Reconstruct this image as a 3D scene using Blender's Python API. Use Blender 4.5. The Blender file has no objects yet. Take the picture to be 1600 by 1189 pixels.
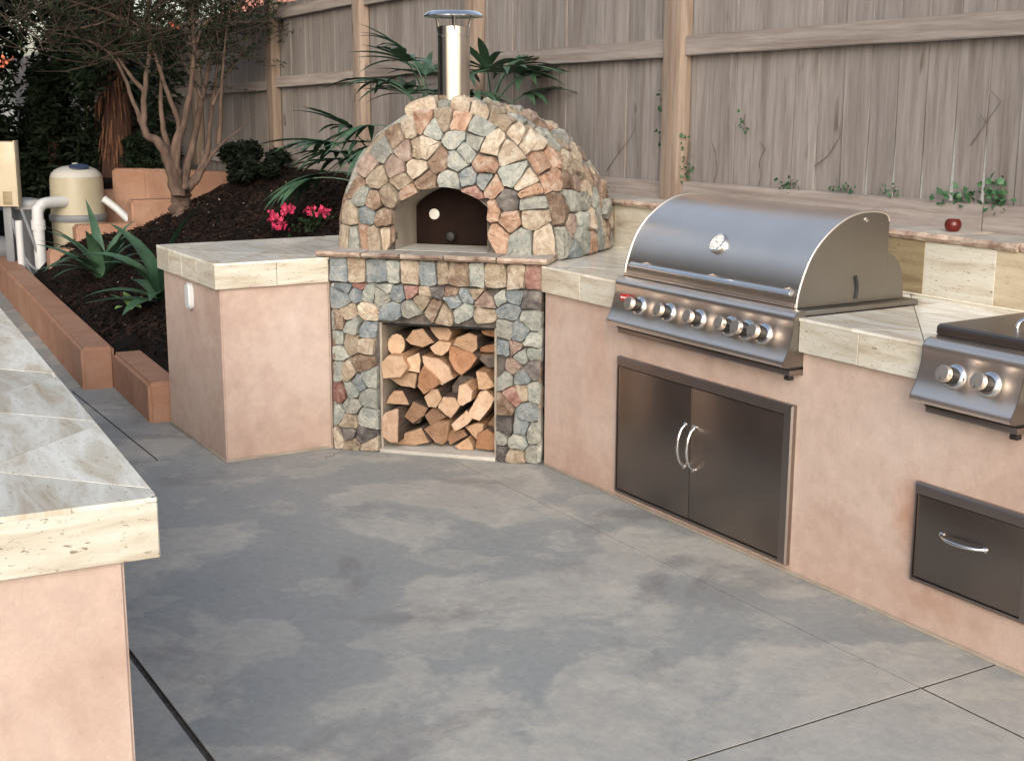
import bpy, bmesh, math, random
from mathutils import Vector, Matrix, noise, Euler
R = math.radians
rnd = random.Random(7)
SC = bpy.context.scene
COL = SC.collection

# ---------------------------------------------------------------- camera, light, exposure
cam_d = bpy.data.cameras.new('camera')
cam = bpy.data.objects.new('camera', cam_d); COL.objects.link(cam)
cam_d.sensor_width = 36.0; cam_d.lens = 46.42; cam_d.clip_end = 1000; cam_d.clip_start = 0.05
cam.matrix_world = Matrix.Translation((4.8155, -3.0524, 1.6)) @ Matrix.Rotation(R(59.14), 4, 'Z') @ Matrix.Rotation(R(78.0), 4, 'X') @ Matrix.Rotation(R(0.236), 4, 'Z')
SC.camera = cam
SUN_AZ, SUN_EL = R(-32), R(24)          # azimuth from +X, elevation
world = bpy.data.worlds.new('World'); SC.world = world; world.use_nodes = True
wn = world.node_tree.nodes; wl = world.node_tree.links
bg = wn['Background']; sky = wn.new('ShaderNodeTexSky'); sky.sky_type = 'NISHITA'; sky.sun_disc = False
sky.sun_elevation = SUN_EL; sky.sun_rotation = R(90) - SUN_AZ; sky.dust_density = 3.0; sky.air_density = 1.2
hs_ = wn.new('ShaderNodeHueSaturation'); hs_.inputs['Saturation'].default_value = 0.70      # thin high cloud
wl.new(sky.outputs[0], hs_.inputs['Color']); wl.new(hs_.outputs[0], bg.inputs[0]); bg.inputs[1].default_value = 0.15
sd = bpy.data.lights.new('sun', 'SUN'); sd.energy = 0.85; sd.angle = R(50); sd.color = (1.0, 0.94, 0.88)
sun = bpy.data.objects.new('sun', sd); COL.objects.link(sun)
sv = Vector((math.cos(SUN_EL) * math.cos(SUN_AZ), math.cos(SUN_EL) * math.sin(SUN_AZ), math.sin(SUN_EL)))
sun.rotation_euler = sv.to_track_quat('Z', 'Y').to_euler()
SC.view_settings.view_transform = 'Standard'; SC.view_settings.look = 'None'
SC.view_settings.gamma = 1.0; SC.view_settings.exposure = 0.78
SC.view_settings.use_curve_mapping = False

# ---------------------------------------------------------------- materials
def _mat(name):
    m = bpy.data.materials.new(name); m.use_nodes = True
    nt = m.node_tree; b = nt.nodes['Principled BSDF']
    return m, nt, b
def N(nt, t, **kw):
    n = nt.nodes.new(t)
    for k, v in kw.items():
        if hasattr(n, k) and not k[0].isupper(): setattr(n, k, v)
        else: n.inputs[k].default_value = v
    return n
def coords(nt, scale=(1, 1, 1), rand=True, src='Object'):
    tc = N(nt, 'ShaderNodeTexCoord'); mp = N(nt, 'ShaderNodeMapping'); mp.inputs['Scale'].default_value = scale
    nt.links.new(tc.outputs[src], mp.inputs['Vector'])
    if rand:
        oi = N(nt, 'ShaderNodeObjectInfo'); mu = N(nt, 'ShaderNodeMath', operation='MULTIPLY'); mu.inputs[1].default_value = 57.0
        nt.links.new(oi.outputs['Random'], mu.inputs[0])
        nt.links.new(mu.outputs[0], mp.inputs['Location'])
    return mp.outputs[0]
def ramp(nt, fac, stops):
    r = N(nt, 'ShaderNodeValToRGB'); el = r.color_ramp.elements
    while len(el) < len(stops): el.new(0.5)
    for e, (p, c) in zip(el, stops): e.position = p; e.color = (c[0], c[1], c[2], 1)
    nt.links.new(fac, r.inputs[0]); return r.outputs[0]
def mixc(nt, a, b, fac, mode='MIX'):
    m = N(nt, 'ShaderNodeMix', data_type='RGBA', blend_type=mode)
    if isinstance(fac, (int, float)): m.inputs[0].default_value = fac
    else: nt.links.new(fac, m.inputs[0])
    for i, v in ((6, a), (7, b)):
        if isinstance(v, tuple): m.inputs[i].default_value = (v[0], v[1], v[2], 1)
        else: nt.links.new(v, m.inputs[i])
    return m.outputs[2]
def nz(nt, vec, scale, detail=6, rough=0.6, dist=0.0):
    n = N(nt, 'ShaderNodeTexNoise'); n.inputs['Scale'].default_value = scale; n.inputs['Detail'].default_value = detail
    n.inputs['Roughness'].default_value = rough; n.inputs['Distortion'].default_value = dist
    nt.links.new(vec, n.inputs['Vector']); return n.outputs['Fac']
def bump(nt, b, h, strength, dist=0.01):
    bp = N(nt, 'ShaderNodeBump'); bp.inputs['Strength'].default_value = strength; bp.inputs['Distance'].default_value = dist
    nt.links.new(h, bp.inputs['Height']); nt.links.new(bp.outputs[0], b.inputs['Normal']); return bp
def varied(nt, col, amt=0.25):
    oi = N(nt, 'ShaderNodeObjectInfo'); mr = N(nt, 'ShaderNodeMapRange')
    mr.inputs[3].default_value = 1 - amt; mr.inputs[4].default_value = 1 + amt
    nt.links.new(oi.outputs['Random'], mr.inputs[0])
    hs = N(nt, 'ShaderNodeHueSaturation'); nt.links.new(mr.outputs[0], hs.inputs['Value']); nt.links.new(col, hs.inputs['Color'])
    return hs.outputs[0]
def simple(name, c1, c2, scale=8, rough=0.7, bstr=0.2, bscale=60, metal=0.0, var=0.0, stretch=(1, 1, 1), rand=False, spec=0.5, bdist=0.005):
    m, nt, b = _mat(name); v = coords(nt, stretch, rand)
    c = ramp(nt, nz(nt, v, scale), [(0.32, c1), (0.68, c2)])
    if var: c = varied(nt, c, var)
    nt.links.new(c, b.inputs['Base Color']); b.inputs['Roughness'].default_value = rough
    b.inputs['Metallic'].default_value = metal; b.inputs['Specular IOR Level'].default_value = spec
    if bstr: bump(nt, b, nz(nt, v, bscale, 8, 0.65), bstr, bdist)
    return m
M = {}
def stone_mat(key, c1, c2, c3):
    m, nt, b = _mat('stone_' + key); v = coords(nt, (1, 1, 1), True)
    n1 = nz(nt, v, 13, 6, 0.65, 1.2); n2 = nz(nt, v, 45, 6, 0.7)
    c = ramp(nt, n1, [(0.36, c1), (0.50, c2), (0.64, c3)])
    g = ramp(nt, n2, [(0.30, (0.62, 0.60, 0.58)), (0.5, (1, 1, 1)), (0.75, (1.12, 1.12, 1.12))])
    c = mixc(nt, c, g, 0.85, 'MULTIPLY'); c = varied(nt, c, 0.16)
    nt.links.new(c, b.inputs['Base Color']); b.inputs['Roughness'].default_value = 0.82
    b.inputs['Specular IOR Level'].default_value = 0.3
    a = N(nt, 'ShaderNodeMath', operation='ADD'); nt.links.new(nz(nt, v, 28, 8, 0.7, 0.5), a.inputs[0]); nt.links.new(nz(nt, v, 110, 4, 0.6), a.inputs[1])
    bump(nt, b, a.outputs[0], 1.0, 0.011); M['st' + key] = m
stone_mat('B', (.17, .20, .22), (.235, .265, .28), (.33, .34, .33))
stone_mat('A', (.25, .275, .26), (.335, .35, .32), (.44, .43, .385))
stone_mat('G', (.22, .22, .20), (.30, .30, .27), (.40, .39, .34))
stone_mat('T', (.27, .21, .155), (.38, .31, .235), (.47, .41, .33))
stone_mat('C', (.36, .27, .20), (.50, .42, .33), (.58, .52, .44))
stone_mat('O', (.30, .165, .11), (.42, .275, .195), (.50, .40, .33))
stone_mat('R', (.20, .10, .085), (.29, .155, .13), (.40, .28, .24))
stone_mat('W', (.17, .115, .08), (.25, .175, .13), (.40, .33, .26))
stone_mat('K', (.09, .08, .08), (.16, .145, .14), (.26, .24, .22))
stone_mat('P', (.27, .19, .16), (.36, .27, .23), (.44, .36, .30))
M['mortar'] = simple('mortar', (.035, .032, .030), (.15, .13, .115), 20, 0.9, 0.6, 90, bdist=0.006)

def stucco(key, c1, c2, c3, low=(.75, .6, .5), soil=0.35):
    m, nt, b = _mat(key); v = coords(nt, (1, 1, 1), False)
    c = ramp(nt, nz(nt, v, 2.2, 6, 0.6, 0.6), [(0.3, c1), (0.5, c2), (0.72, c3)])
    c = mixc(nt, c, ramp(nt, nz(nt, v, 14, 8, 0.7), [(0.3, (.84, .82, .80)), (0.7, (1.08, 1.08, 1.07))]), 0.8, 'MULTIPLY')
    # splash dirt near the ground, broken up by noise
    tc = N(nt, 'ShaderNodeTexCoord'); sx = N(nt, 'ShaderNodeSeparateXYZ'); nt.links.new(tc.outputs['Object'], sx.inputs[0])
    ad = N(nt, 'ShaderNodeMath', operation='MULTIPLY_ADD'); nt.links.new(nz(nt, v, 5, 6, 0.7), ad.inputs[0]); ad.inputs[1].default_value = -0.35
    nt.links.new(sx.outputs[2], ad.inputs[2])
    mr = N(nt, 'ShaderNodeMapRange'); nt.links.new(ad.outputs[0], mr.inputs[0]); mr.inputs[1].default_value = -0.2; mr.inputs[2].default_value = 0.12
    mr.inputs[3].default_value = soil; mr.inputs[4].default_value = 0.0
    c = mixc(nt, c, low, mr.outputs[0], 'MULTIPLY')
    if key == 'stucco_peach':                                    # rust bleeding out beside the drawer frame
        for ctr, rad, amt in (((2.10, 0, .36), (.085, .5, .17), .8), ((2.20, 0, .10), (.16, .5, .06), .45), ((.40, 0, .55), (.10, .5, .35), .3)):
            vs_ = N(nt, 'ShaderNodeVectorMath', operation='SUBTRACT'); nt.links.new(tc.outputs['Object'], vs_.inputs[0]); vs_.inputs[1].default_value = ctr
            vd = N(nt, 'ShaderNodeVectorMath', operation='DIVIDE'); nt.links.new(vs_.outputs[0], vd.inputs[0]); vd.inputs[1].default_value = rad
            vl = N(nt, 'ShaderNodeVectorMath', operation='LENGTH'); nt.links.new(vd.outputs[0], vl.inputs[0])
            ma = N(nt, 'ShaderNodeMath', operation='MULTIPLY_ADD'); nt.links.new(nz(nt, v, 12, 6, 0.7), ma.inputs[0]); ma.inputs[1].default_value = 1.6; nt.links.new(vl.outputs['Value'], ma.inputs[2])
            mr2 = N(nt, 'ShaderNodeMapRange'); nt.links.new(ma.outputs[0], mr2.inputs[0]); mr2.inputs[1].default_value = 0.7; mr2.inputs[2].default_value = 1.8; mr2.inputs[3].default_value = amt; mr2.inputs[4].default_value = 0.0
            c = mixc(nt, c, (.78, .52, .38), mr2.outputs[0], 'MULTIPLY')
    hl = ramp(nt, nz(nt, v, 1.1, 8, 0.62, 1.2), [(0.497, (1, 1, 1)), (0.5, (.80, .78, .76)), (0.503, (1, 1, 1))])
    c = mixc(nt, c, hl, 0.18, 'MULTIPLY')
    nt.links.new(c, b.inputs['Base Color']); b.inputs['Roughness'].default_value = 0.85; b.inputs['Specular IOR Level'].default_value = 0.25
    bump(nt, b, nz(nt, v, 55, 10, 0.75), 0.6, 0.005); M[key] = m
stucco('stucco_peach', (.43, .315, .268), (.50, .39, .34), (.53, .435, .39))
stucco('stucco_terracotta', (.31, .17, .115), (.37, .215, .15), (.41, .26, .195))

def travertine(key, c1, c2, c3, rough, stretch=(1.2, 1.2, 9), pit=0.6, var=0.14):
    m, nt, b = _mat(key); v = coords(nt, stretch, True); v2 = coords(nt, (stretch[0] * 2.2, stretch[1] * 2.2, stretch[2] * 1.1), True)
    n = nz(nt, v, 2.6, 8, 0.62, 0.5)
    c = ramp(nt, n, [(0.30, c1), (0.48, c2), (0.62, c3), (0.74, c2)])
    p = ramp(nt, nz(nt, v2, 14, 5, 0.7, 0.3), [(0.30, (.36, .27, .17)), (0.385, (1, 1, 1))])
    c = mixc(nt, c, p, pit, 'MULTIPLY'); c = varied(nt, c, var)
    v4 = coords(nt, tuple(x * 1.3 if x < 2 else x * .55 for x in stretch), True)
    p2 = ramp(nt, nz(nt, v4, 30, 3, 0.6, 0.6), [(0.325, (.30, .22, .14)), (0.36, (1, 1, 1))])
    c = mixc(nt, c, p2, pit * .9, 'MULTIPLY')
    nt.links.new(c, b.inputs['Base Color'])
    rr = ramp(nt, n, [(0.3, (rough + .1,) * 3), (0.7, (rough - .04,) * 3)]); nt.links.new(rr, b.inputs['Roughness'])
    bump(nt, b, nz(nt, v2, 14, 5, 0.7, 0.3), 0.12, 0.003); M[key] = m
travertine('trav_edge', (.35, .29, .215), (.49, .455, .38), (.56, .545, .485), 0.5, pit=0.9)
travertine('trav_top', (.48, .39, .28), (.68, .65, .57), (.84, .83, .78), 0.15, stretch=(1.3, 6, 1), pit=0.5, var=0.2)
travertine('trav_dark', (.20, .15, .085), (.27, .21, .125), (.34, .28, .17), 0.5, pit=0.5)
travertine('trav_tan', (.40, .32, .21), (.48, .41, .30), (.54, .48, .36), 0.5, pit=0.5)
M['grout'] = simple('grout_cream', (.62, .57, .46), (.72, .68, .58), 30, 0.8, 0.2, 120)

def concrete():
    m, nt, b = _mat('concrete'); v = coords(nt, (1, 1, 1), False, 'Object')
    c = ramp(nt, nz(nt, v, 1.1, 8, 0.62, 0.3), [(0.34, (.245, .262, .266)), (0.5, (.28, .292, .29)), (0.66, (.32, .32, .308))])
    # chalky pale blotches with crisp curling edges, in two sizes
    for sc_, lo, amt in ((1.15, .505, .80), (2.7, .55, .50)):
        bl = ramp(nt, nz(nt, v, sc_, 8, 0.56, 0.35), [(lo, (0, 0, 0)), (lo + .035, (.8,) * 3), (lo + .10, (.55,) * 3), (lo + .2, (.9,) * 3)])
        fine = ramp(nt, nz(nt, v, 6, 8, 0.75), [(0.35, (.25,) * 3), (0.62, (1,) * 3)])
        bb = N(nt, 'ShaderNodeMath', operation='MULTIPLY'); nt.links.new(bl, bb.inputs[0]); nt.links.new(fine, bb.inputs[1])
        b2 = N(nt, 'ShaderNodeMath', operation='MULTIPLY'); nt.links.new(bb.outputs[0], b2.inputs[0]); b2.inputs[1].default_value = amt
        c = mixc(nt, c, (.50, .475, .42), b2.outputs[0])
    dk = ramp(nt, nz(nt, v, 1.9, 8, 0.62, 0.7), [(0.56, (0, 0, 0)), (0.66, (.6,) * 3)])
    c = mixc(nt, c, (.19, .18, .18), dk)
    c = mixc(nt, c, ramp(nt, nz(nt, v, 30, 10, 0.8), [(0.3, (.80,) * 3), (0.7, (1.12,) * 3)]), 0.9, 'MULTIPLY')
    sp = ramp(nt, nz(nt, v, 60, 3, 0.6), [(0.70, (0, 0, 0)), (0.74, (.5,) * 3)])
    c = mixc(nt, c, (.45, .44, .42), sp)
    nt.links.new(c, b.inputs['Base Color'])
    nt.links.new(ramp(nt, nz(nt, v, 3, 5, 0.6), [(0.3, (.50,) * 3), (0.7, (.72,) * 3)]), b.inputs['Roughness'])
    bump(nt, b, nz(nt, v, 45, 8, 0.7), 0.25, 0.004); M['concrete'] = m
concrete()
M['joint'] = simple('joint_dirt', (.055, .05, .048), (.12, .11, .10), 30, 0.95, 0.4, 80)
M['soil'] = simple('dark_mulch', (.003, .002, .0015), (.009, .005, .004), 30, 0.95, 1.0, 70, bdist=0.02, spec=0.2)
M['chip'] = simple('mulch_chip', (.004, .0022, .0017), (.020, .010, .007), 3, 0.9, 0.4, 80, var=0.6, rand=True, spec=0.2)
M['dirt'] = simple('pale_ground', (.30, .27, .22), (.42, .38, .31), 0.4, 0.95, 0.3, 8)

def wood(key, c1, c2, c3, var=0.16, rough=0.85, st=(22, 22, 1.3), streak=0.75):
    m, nt, b = _mat(key); v = coords(nt, st, True); v2 = coords(nt, (st[0] * .25, st[1] * .25, st[2] * .5), True)
    c = ramp(nt, nz(nt, v, 1.6, 8, 0.65, 0.6), [(0.28, c1), (0.5, c2), (0.72, c3)])
    d = ramp(nt, nz(nt, v2, 2.0, 5, 0.6, 0.5), [(0.28, (.62, .55, .50)), (0.5, (1, 1, 1)), (0.75, (1.12, 1.1, 1.08))])
    c = mixc(nt, c, d, streak, 'MULTIPLY'); c = varied(nt, c, var)
    kn = ramp(nt, nz(nt, coords(nt, tuple(x * .45 for x in st) if st[2] > st[0] else (11, 11, 3.2), True), 1.15, 2, 0.4), [(0.715, (1, 1, 1)), (0.76, (.45, .38, .33))])
    c = mixc(nt, c, kn, 0.8, 'MULTIPLY')
    c = mixc(nt, c, ramp(nt, nz(nt, v, 9, 6, 0.75), [(0.3, (.80, .79, .78)), (0.7, (1.1, 1.1, 1.1))]), 0.8, 'MULTIPLY')
    nt.links.new(c, b.inputs['Base Color']); b.inputs['Roughness'].default_value = rough; b.inputs['Specular IOR Level'].default_value = 0.25
    bump(nt, b, nz(nt, v, 3.0, 8, 0.7, 0.6), 0.45, 0.004); M[key] = m
wood('fence_wood', (.165, .146, .138), (.243, .222, .213), (.305, .286, .278), var=.11, streak=.6)
wood('rail_wood', (.21, .18, .165), (.30, .265, .25), (.37, .34, .32), st=(1.3, 22, 22))
wood('post_wood', (.19, .14, .11), (.27, .21, .17), (.34, .285, .24))
wood('log_side', (.28, .15, .08), (.40, .24, .14), (.50, .34, .22), var=0.3, st=(20, 1.5, 20))
wood('log_bark', (.055, .038, .032), (.11, .08, .065), (.19, .15, .13), var=0.3, st=(16, 3, 16))
def endgrain(key, c1, c2, c3):
    m, nt, b = _mat(key); v = coords(nt, (1, .05, 1), True)
    vo = coords(nt, (1, .05, 1), False)
    w = N(nt, 'ShaderNodeTexWave', wave_type='RINGS', rings_direction='Y'); w.inputs['Scale'].default_value = 24; w.inputs['Distortion'].default_value = 3.5
    w.inputs['Detail'].default_value = 3; w.inputs['Detail Scale'].default_value = 2
    nt.links.new(vo, w.inputs['Vector'])
    c = ramp(nt, nz(nt, v, 16, 8, 0.7, 1.0), [(0.25, c1), (0.5, c2), (0.75, c3)])
    c = mixc(nt, c, ramp(nt, w.outputs['Fac'], [(0.0, (.84, .78, .72)), (0.5, (1, 1, 1))]), 0.3, 'MULTIPLY')
    c = mixc(nt, c, ramp(nt, nz(nt, coords(nt, (1, .05, 4), True), 22, 5, 0.7, 1.5), [(0.30, (.45, .36, .30)), (0.42, (1, 1, 1))]), 0.7, 'MULTIPLY')
    c = varied(nt, c, 0.14)
    nt.links.new(c, b.inputs['Base Color']); b.inputs['Roughness'].default_value = 0.75; b.inputs['Specular IOR Level'].default_value = 0.3
    bump(nt, b, nz(nt, v, 40, 8, 0.7, 0.5), 0.5, 0.004); M[key] = m
endgrain('endL', (.33, .215, .145), (.48, .33, .22), (.58, .43, .31))
endgrain('endT', (.28, .17, .105), (.40, .26, .165), (.49, .345, .235))
endgrain('endP', (.38, .25, .17), (.50, .35, .25), (.60, .45, .34))
endgrain('endD', (.15, .085, .052), (.235, .14, .088), (.32, .205, .135))
endgrain('endO', (.20, .10, .055), (.32, .165, .09), (.42, .25, .155))
endgrain('endK', (.07, .055, .045), (.13, .105, .09), (.21, .175, .15))

def steel(key, base, rough, aniso=0.0, st=(1, 60, 60), bs=0.05, streak=0.12):
    m, nt, b = _mat(key); v = coords(nt, st, False)
    n = nz(nt, v, 6, 4, 0.7)
    c = ramp(nt, nz(nt, coords(nt, (1, 1, 1), False), 3, 4, 0.6), [(0.3, tuple(x * .90 for x in base)), (0.7, base)])
    nt.links.new(c, b.inputs['Base Color'])
    rr = ramp(nt, n, [(0.3, (rough - streak * .5,) * 3), (0.7, (rough + streak * .5,) * 3)])
    nt.links.new(rr, b.inputs['Roughness']); b.inputs['Metallic'].default_value = 1.0
    b.inputs['Anisotropic'].default_value = aniso
    if bs: bump(nt, b, n, bs, 0.001)
    M[key] = m
steel('steel', (.93, .82, .73), 0.31, st=(.6, 140, 140), bs=.006, streak=.05)
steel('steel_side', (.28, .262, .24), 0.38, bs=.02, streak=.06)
steel('steel_door', (.27, .23, .205), 0.32, st=(90, 90, 1), bs=.03, streak=.07)
steel('steel_frame', (.34, .29, .265), 0.34, bs=.02, streak=.05)
steel('chrome', (.80, .80, .80), 0.10, bs=0, streak=0.03)
steel('pipe_steel', (.88, .82, .74), 0.20, bs=0, streak=0.06)
steel('knob_steel', (.80, .72, .64), 0.42, bs=0, streak=0.05)
M['black'] = simple('black_rubber', (.008, .008, .008), (.015, .014, .013), 10, 0.5, 0)
M['near_black'] = simple('matte_near_black', (.004, .004, .004), (.012, .010, .009), 10, 0.9, 0.3, 50)  # plain near-black for the firewood niche ceiling
M['oven_door'] = simple('oven_door_metal', (.007, .003, .0025), (.018, .008, .006), 5, 0.7, 0.1, 40, spec=.12)
M['plaster'] = simple('pale_plaster', (.26, .22, .18), (.37, .325, .27), 7, 0.85, 0.4, 60)
M['hearth'] = simple('hearth_slab_face', (.36, .34, .31), (.50, .48, .44), 6, 0.75, 0.35, 50)
M['flag'] = simple('flagstone', (.30, .27, .24), (.46, .42, .37), 7, 0.8, 0.5, 40, var=0.2, rand=True)
M['flag_edge'] = simple('flagstone_rust_edge', (.17, .10, .075), (.52, .43, .35), 14, 0.85, 0.8, 45, var=0.3, rand=True)
M['white_plastic'] = simple('white_plastic', (.52, .54, .56), (.62, .63, .64), 6, 0.4, 0)
M['grey_plastic'] = simple('grey_plastic', (.14, .15, .17), (.20, .21, .23), 6, 0.5, 0)
M['navy_plastic'] = simple('navy_plastic', (.03, .045, .09), (.05, .07, .13), 6, 0.4, 0)
M['tank'] = simple('beige_tank', (.36, .32, .23), (.44, .40, .30), 4, 0.45, 0.05, 40)
M['tank_top'] = simple('pale_tank_top', (.46, .45, .42), (.54, .52, .48), 4, 0.4, 0)
M['box_face'] = simple('cream_box', (.50, .43, .31), (.60, .53, .40), 5, 0.5, 0.05, 40)
M['box_side'] = simple('brown_box_side', (.16, .075, .05), (.22, .11, .07), 5, 0.6, 0.05, 40)
M['red_badge'] = simple('red_badge', (.45, .02, .03), (.50, .03, .04), 5, 0.35, 0)
M['dial'] = simple('dial_face', (.68, .68, .66), (.75, .75, .73), 5, 0.3, 0)
def leafm(key, c1, c2, rough=0.45, trans=0.15, var=0.3):
    m, nt, b = _mat(key); b.inputs['Specular IOR Level'].default_value = 0.15 if rough > .55 else 0.4; v = coords(nt, (1, 1, 1), True)
    c = ramp(nt, nz(nt, v, 12, 4, 0.6), [(0.3, c1), (0.7, c2)]); c = varied(nt, c, var)
    nt.links.new(c, b.inputs['Base Color']); b.inputs['Roughness'].default_value = rough
    b.inputs['Subsurface Weight'].default_value = 0.0
    M[key] = m
leafm('leaf_palm', (.030, .070, .040), (.075, .145, .085))
leafm('leaf_agave', (.035, .085, .050), (.080, .165, .090))
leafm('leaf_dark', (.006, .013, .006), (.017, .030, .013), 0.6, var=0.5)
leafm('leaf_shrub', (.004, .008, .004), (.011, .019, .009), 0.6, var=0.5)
leafm('leaf_brown', (.05, .022, .014), (.12, .06, .035), 0.8, var=0.5)
leafm('leaf_ivy', (.018, .06, .025), (.045, .12, .05), 0.5)
leafm('leaf_lime', (.16, .30, .10), (.26, .42, .16), 0.5)
leafm('petal_pink', (.62, .03, .11), (.80, .10, .22), 0.6, var=0.2)
leafm('petal_coral', (.60, .13, .07), (.75, .25, .14), 0.6, var=0.2)
M['twig'] = simple('twig_bark', (.035, .024, .018), (.07, .05, .038), 9, 0.9, 0)
M['bark'] = simple('tree_bark', (.045, .028, .021), (.15, .10, .076), 9, 0.9, 0.9, 40, stretch=(2, 2, .6), bdist=0.01)
M['bark_dark'] = simple('dark_fibrous_bark', (.035, .015, .010), (.10, .045, .03), 9, 0.95, 1.0, 30, stretch=(3, 3, .5), bdist=0.03)
M['vine'] = simple('dry_vine', (.07, .05, .04), (.15, .12, .10), 9, 0.9, 0.3, 40)
m_, nt_, b_ = _mat('red_glass'); b_.inputs['Base Color'].default_value = (.30, .03, .015, 1); b_.inputs['Roughness'].default_value = 0.3
b_.inputs['Transmission Weight'].default_value = 0.75; M['red_glass'] = m_
M['roof_tile'] = simple('roof_tile', (.34, .13, .09), (.46, .22, .16), 6, 0.85, 0.4, 30)
M['far_stucco'] = simple('far_house_stucco', (.50, .36, .26), (.56, .42, .32), 3, 0.85, 0.2, 30)

# ---------------------------------------------------------------- object helpers
def link(name, me, mats, parent=None, loc=(0, 0, 0)):
    o = bpy.data.objects.new(name, me); COL.objects.link(o)
    for m in (mats if isinstance(mats, (list, tuple)) else [mats]): me.materials.append(M[m] if isinstance(m, str) else m)
    o.location = loc
    if parent: o.parent = parent
    return o
def from_bm(name, bm, mats, parent=None, loc=(0, 0, 0), smooth=None):
    me = bpy.data.meshes.new(name); bm.normal_update(); bm.to_mesh(me); bm.free()
    if smooth is not None:
        me.shade_smooth()
        if smooth < 179: me.set_sharp_from_angle(angle=R(smooth))
    return link(name, me, mats, parent, loc)
def tag(o, label=None, cat=None, group=None, kind=None):
    if label: o['label'] = label
    if cat: o['category'] = cat
    if group: o['group'] = group
    if kind: o['kind'] = kind
    return o
def thing(name, label, cat, loc=(0, 0, 0), rz=0.0, group=None):
    o = bpy.data.objects.new(name, None); COL.objects.link(o); o.location = loc; o.rotation_euler = (0, 0, rz)
    o.empty_display_size = 0.1
    return tag(o, label, cat, group)
def box(bm, x0, x1, y0, y1, z0, z1, bev=0.0, mi=0):
    g = bmesh.ops.create_cube(bm, size=1.0)
    for v in g['verts']:
        v.co = Vector(((x0 + x1) / 2 + v.co.x * (x1 - x0), (y0 + y1) / 2 + v.co.y * (y1 - y0), (z0 + z1) / 2 + v.co.z * (z1 - z0)))
    fs = set(f for v in g['verts'] for f in v.link_faces)
    for f in fs: f.material_index = mi
    if bev > 0:
        es = list(set(e for v in g['verts'] for e in v.link_edges))
        bmesh.ops.bevel(bm, geom=es, offset=bev, segments=2, affect='EDGES', profile=0.5)
def boxo(name, x0, x1, y0, y1, z0, z1, mat, parent=None, bev=0.003):
    bm = bmesh.new(); box(bm, x0, x1, y0, y1, z0, z1, bev)
    return from_bm(name, bm, mat, parent, smooth=30 if bev else None)
def prism(bm, pts, axis, a0, a1, mi=0):
    """extrude the closed 2D outline pts along axis 'x' (pts are y,z) or 'y' (x,z) or 'z' (x,y)"""
    def co(p, a): return {'x': (a, p[0], p[1]), 'y': (p[0], a, p[1]), 'z': (p[0], p[1], a)}[axis]
    A = [bm.verts.new(co(p, a0)) for p in pts]; B = [bm.verts.new(co(p, a1)) for p in pts]; n = len(pts)
    fs = [bm.faces.new(A[::-1]), bm.faces.new(B)]
    for i in range(n): fs.append(bm.faces.new((A[i], A[(i + 1) % n], B[(i + 1) % n], B[i])))
    for f in fs: f.material_index = mi
    return fs
def prismo(name, pts, axis, a0, a1, mat, parent=None, smooth=30, bev=0.0):
    bm = bmesh.new(); prism(bm, pts, axis, a0, a1); bmesh.ops.recalc_face_normals(bm, faces=bm.faces)
    if bev: bmesh.ops.bevel(bm, geom=list(bm.edges), offset=bev, segments=1, affect='EDGES')
    return from_bm(name, bm, mat, parent, smooth=smooth)
def tube(bm, path, radii, n=8, caps=True, mi=0):
    path = [Vector(p) for p in path]
    if isinstance(radii, (int, float)): radii = [radii] * len(path)
    rings = []; up = Vector((0, 0, 1)); prev = None
    for i, p in enumerate(path):
        d = (path[min(i + 1, len(path) - 1)] - path[max(i - 1, 0)]).normalized()
        if prev is None:
            a = up if abs(d.dot(up)) < 0.9 else Vector((1, 0, 0)); x = d.cross(a).normalized()
        else: x = (prev - d * prev.dot(d)).normalized()
        prev = x; y = d.cross(x)
        rings.append([bm.verts.new(p + (x * math.cos(k * math.tau / n) + y * math.sin(k * math.tau / n)) * radii[i]) for k in range(n)])
    for a, b in zip(rings, rings[1:]):
        for k in range(n): bm.faces.new((a[k], a[(k + 1) % n], b[(k + 1) % n], b[k])).material_index = mi
    if caps:
        bm.faces.new(rings[0][::-1]).material_index = mi; bm.faces.new(rings[-1]).material_index = mi
def smooth_path(pts, k=4):
    P = [Vector(p) for p in pts]; out = []
    for i in range(len(P) - 1):
        p0, p1, p2, p3 = P[max(i - 1, 0)], P[i], P[i + 1], P[min(i + 2, len(P) - 1)]
        for j in range(k):
            t = j / k
            out.append(0.5 * ((2 * p1) + (p2 - p0) * t + (2 * p0 - 5 * p1 + 4 * p2 - p3) * t * t + (3 * p1 - p0 - 3 * p2 + p3) * t ** 3))
    out.append(P[-1]); return out
def lathe(bm, prof, origin, axis=(0, 0, 1), n=24, mi=0):
    """prof: (radius, distance along axis)"""
    ax = Vector(axis).normalized(); a = Vector((0, 0, 1)) if abs(ax.z) < 0.9 else Vector((1, 0, 0))
    x = ax.cross(a).normalized(); y = ax.cross(x); o = Vector(origin); rings = []
    for r, h in prof:
        rings.append([bm.verts.new(o + ax * h + (x * math.cos(k * math.tau / n) + y * math.sin(k * math.tau / n)) * max(r, 1e-5)) for k in range(n)])
    for p, q in zip(rings, rings[1:]):
        for k in range(n): bm.faces.new((p[k], p[(k + 1) % n], q[(k + 1) % n], q[k])).material_index = mi
    bm.faces.new(rings[0][::-1]).material_index = mi; bm.faces.new(rings[-1]).material_index = mi
def latheo(name, prof, origin, axis, mat, parent=None, n=24, smooth=35):
    bm = bmesh.new(); lathe(bm, prof, origin, axis, n); bmesh.ops.recalc_face_normals(bm, faces=bm.faces)
    return from_bm(name, bm, mat, parent, smooth=smooth)
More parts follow.
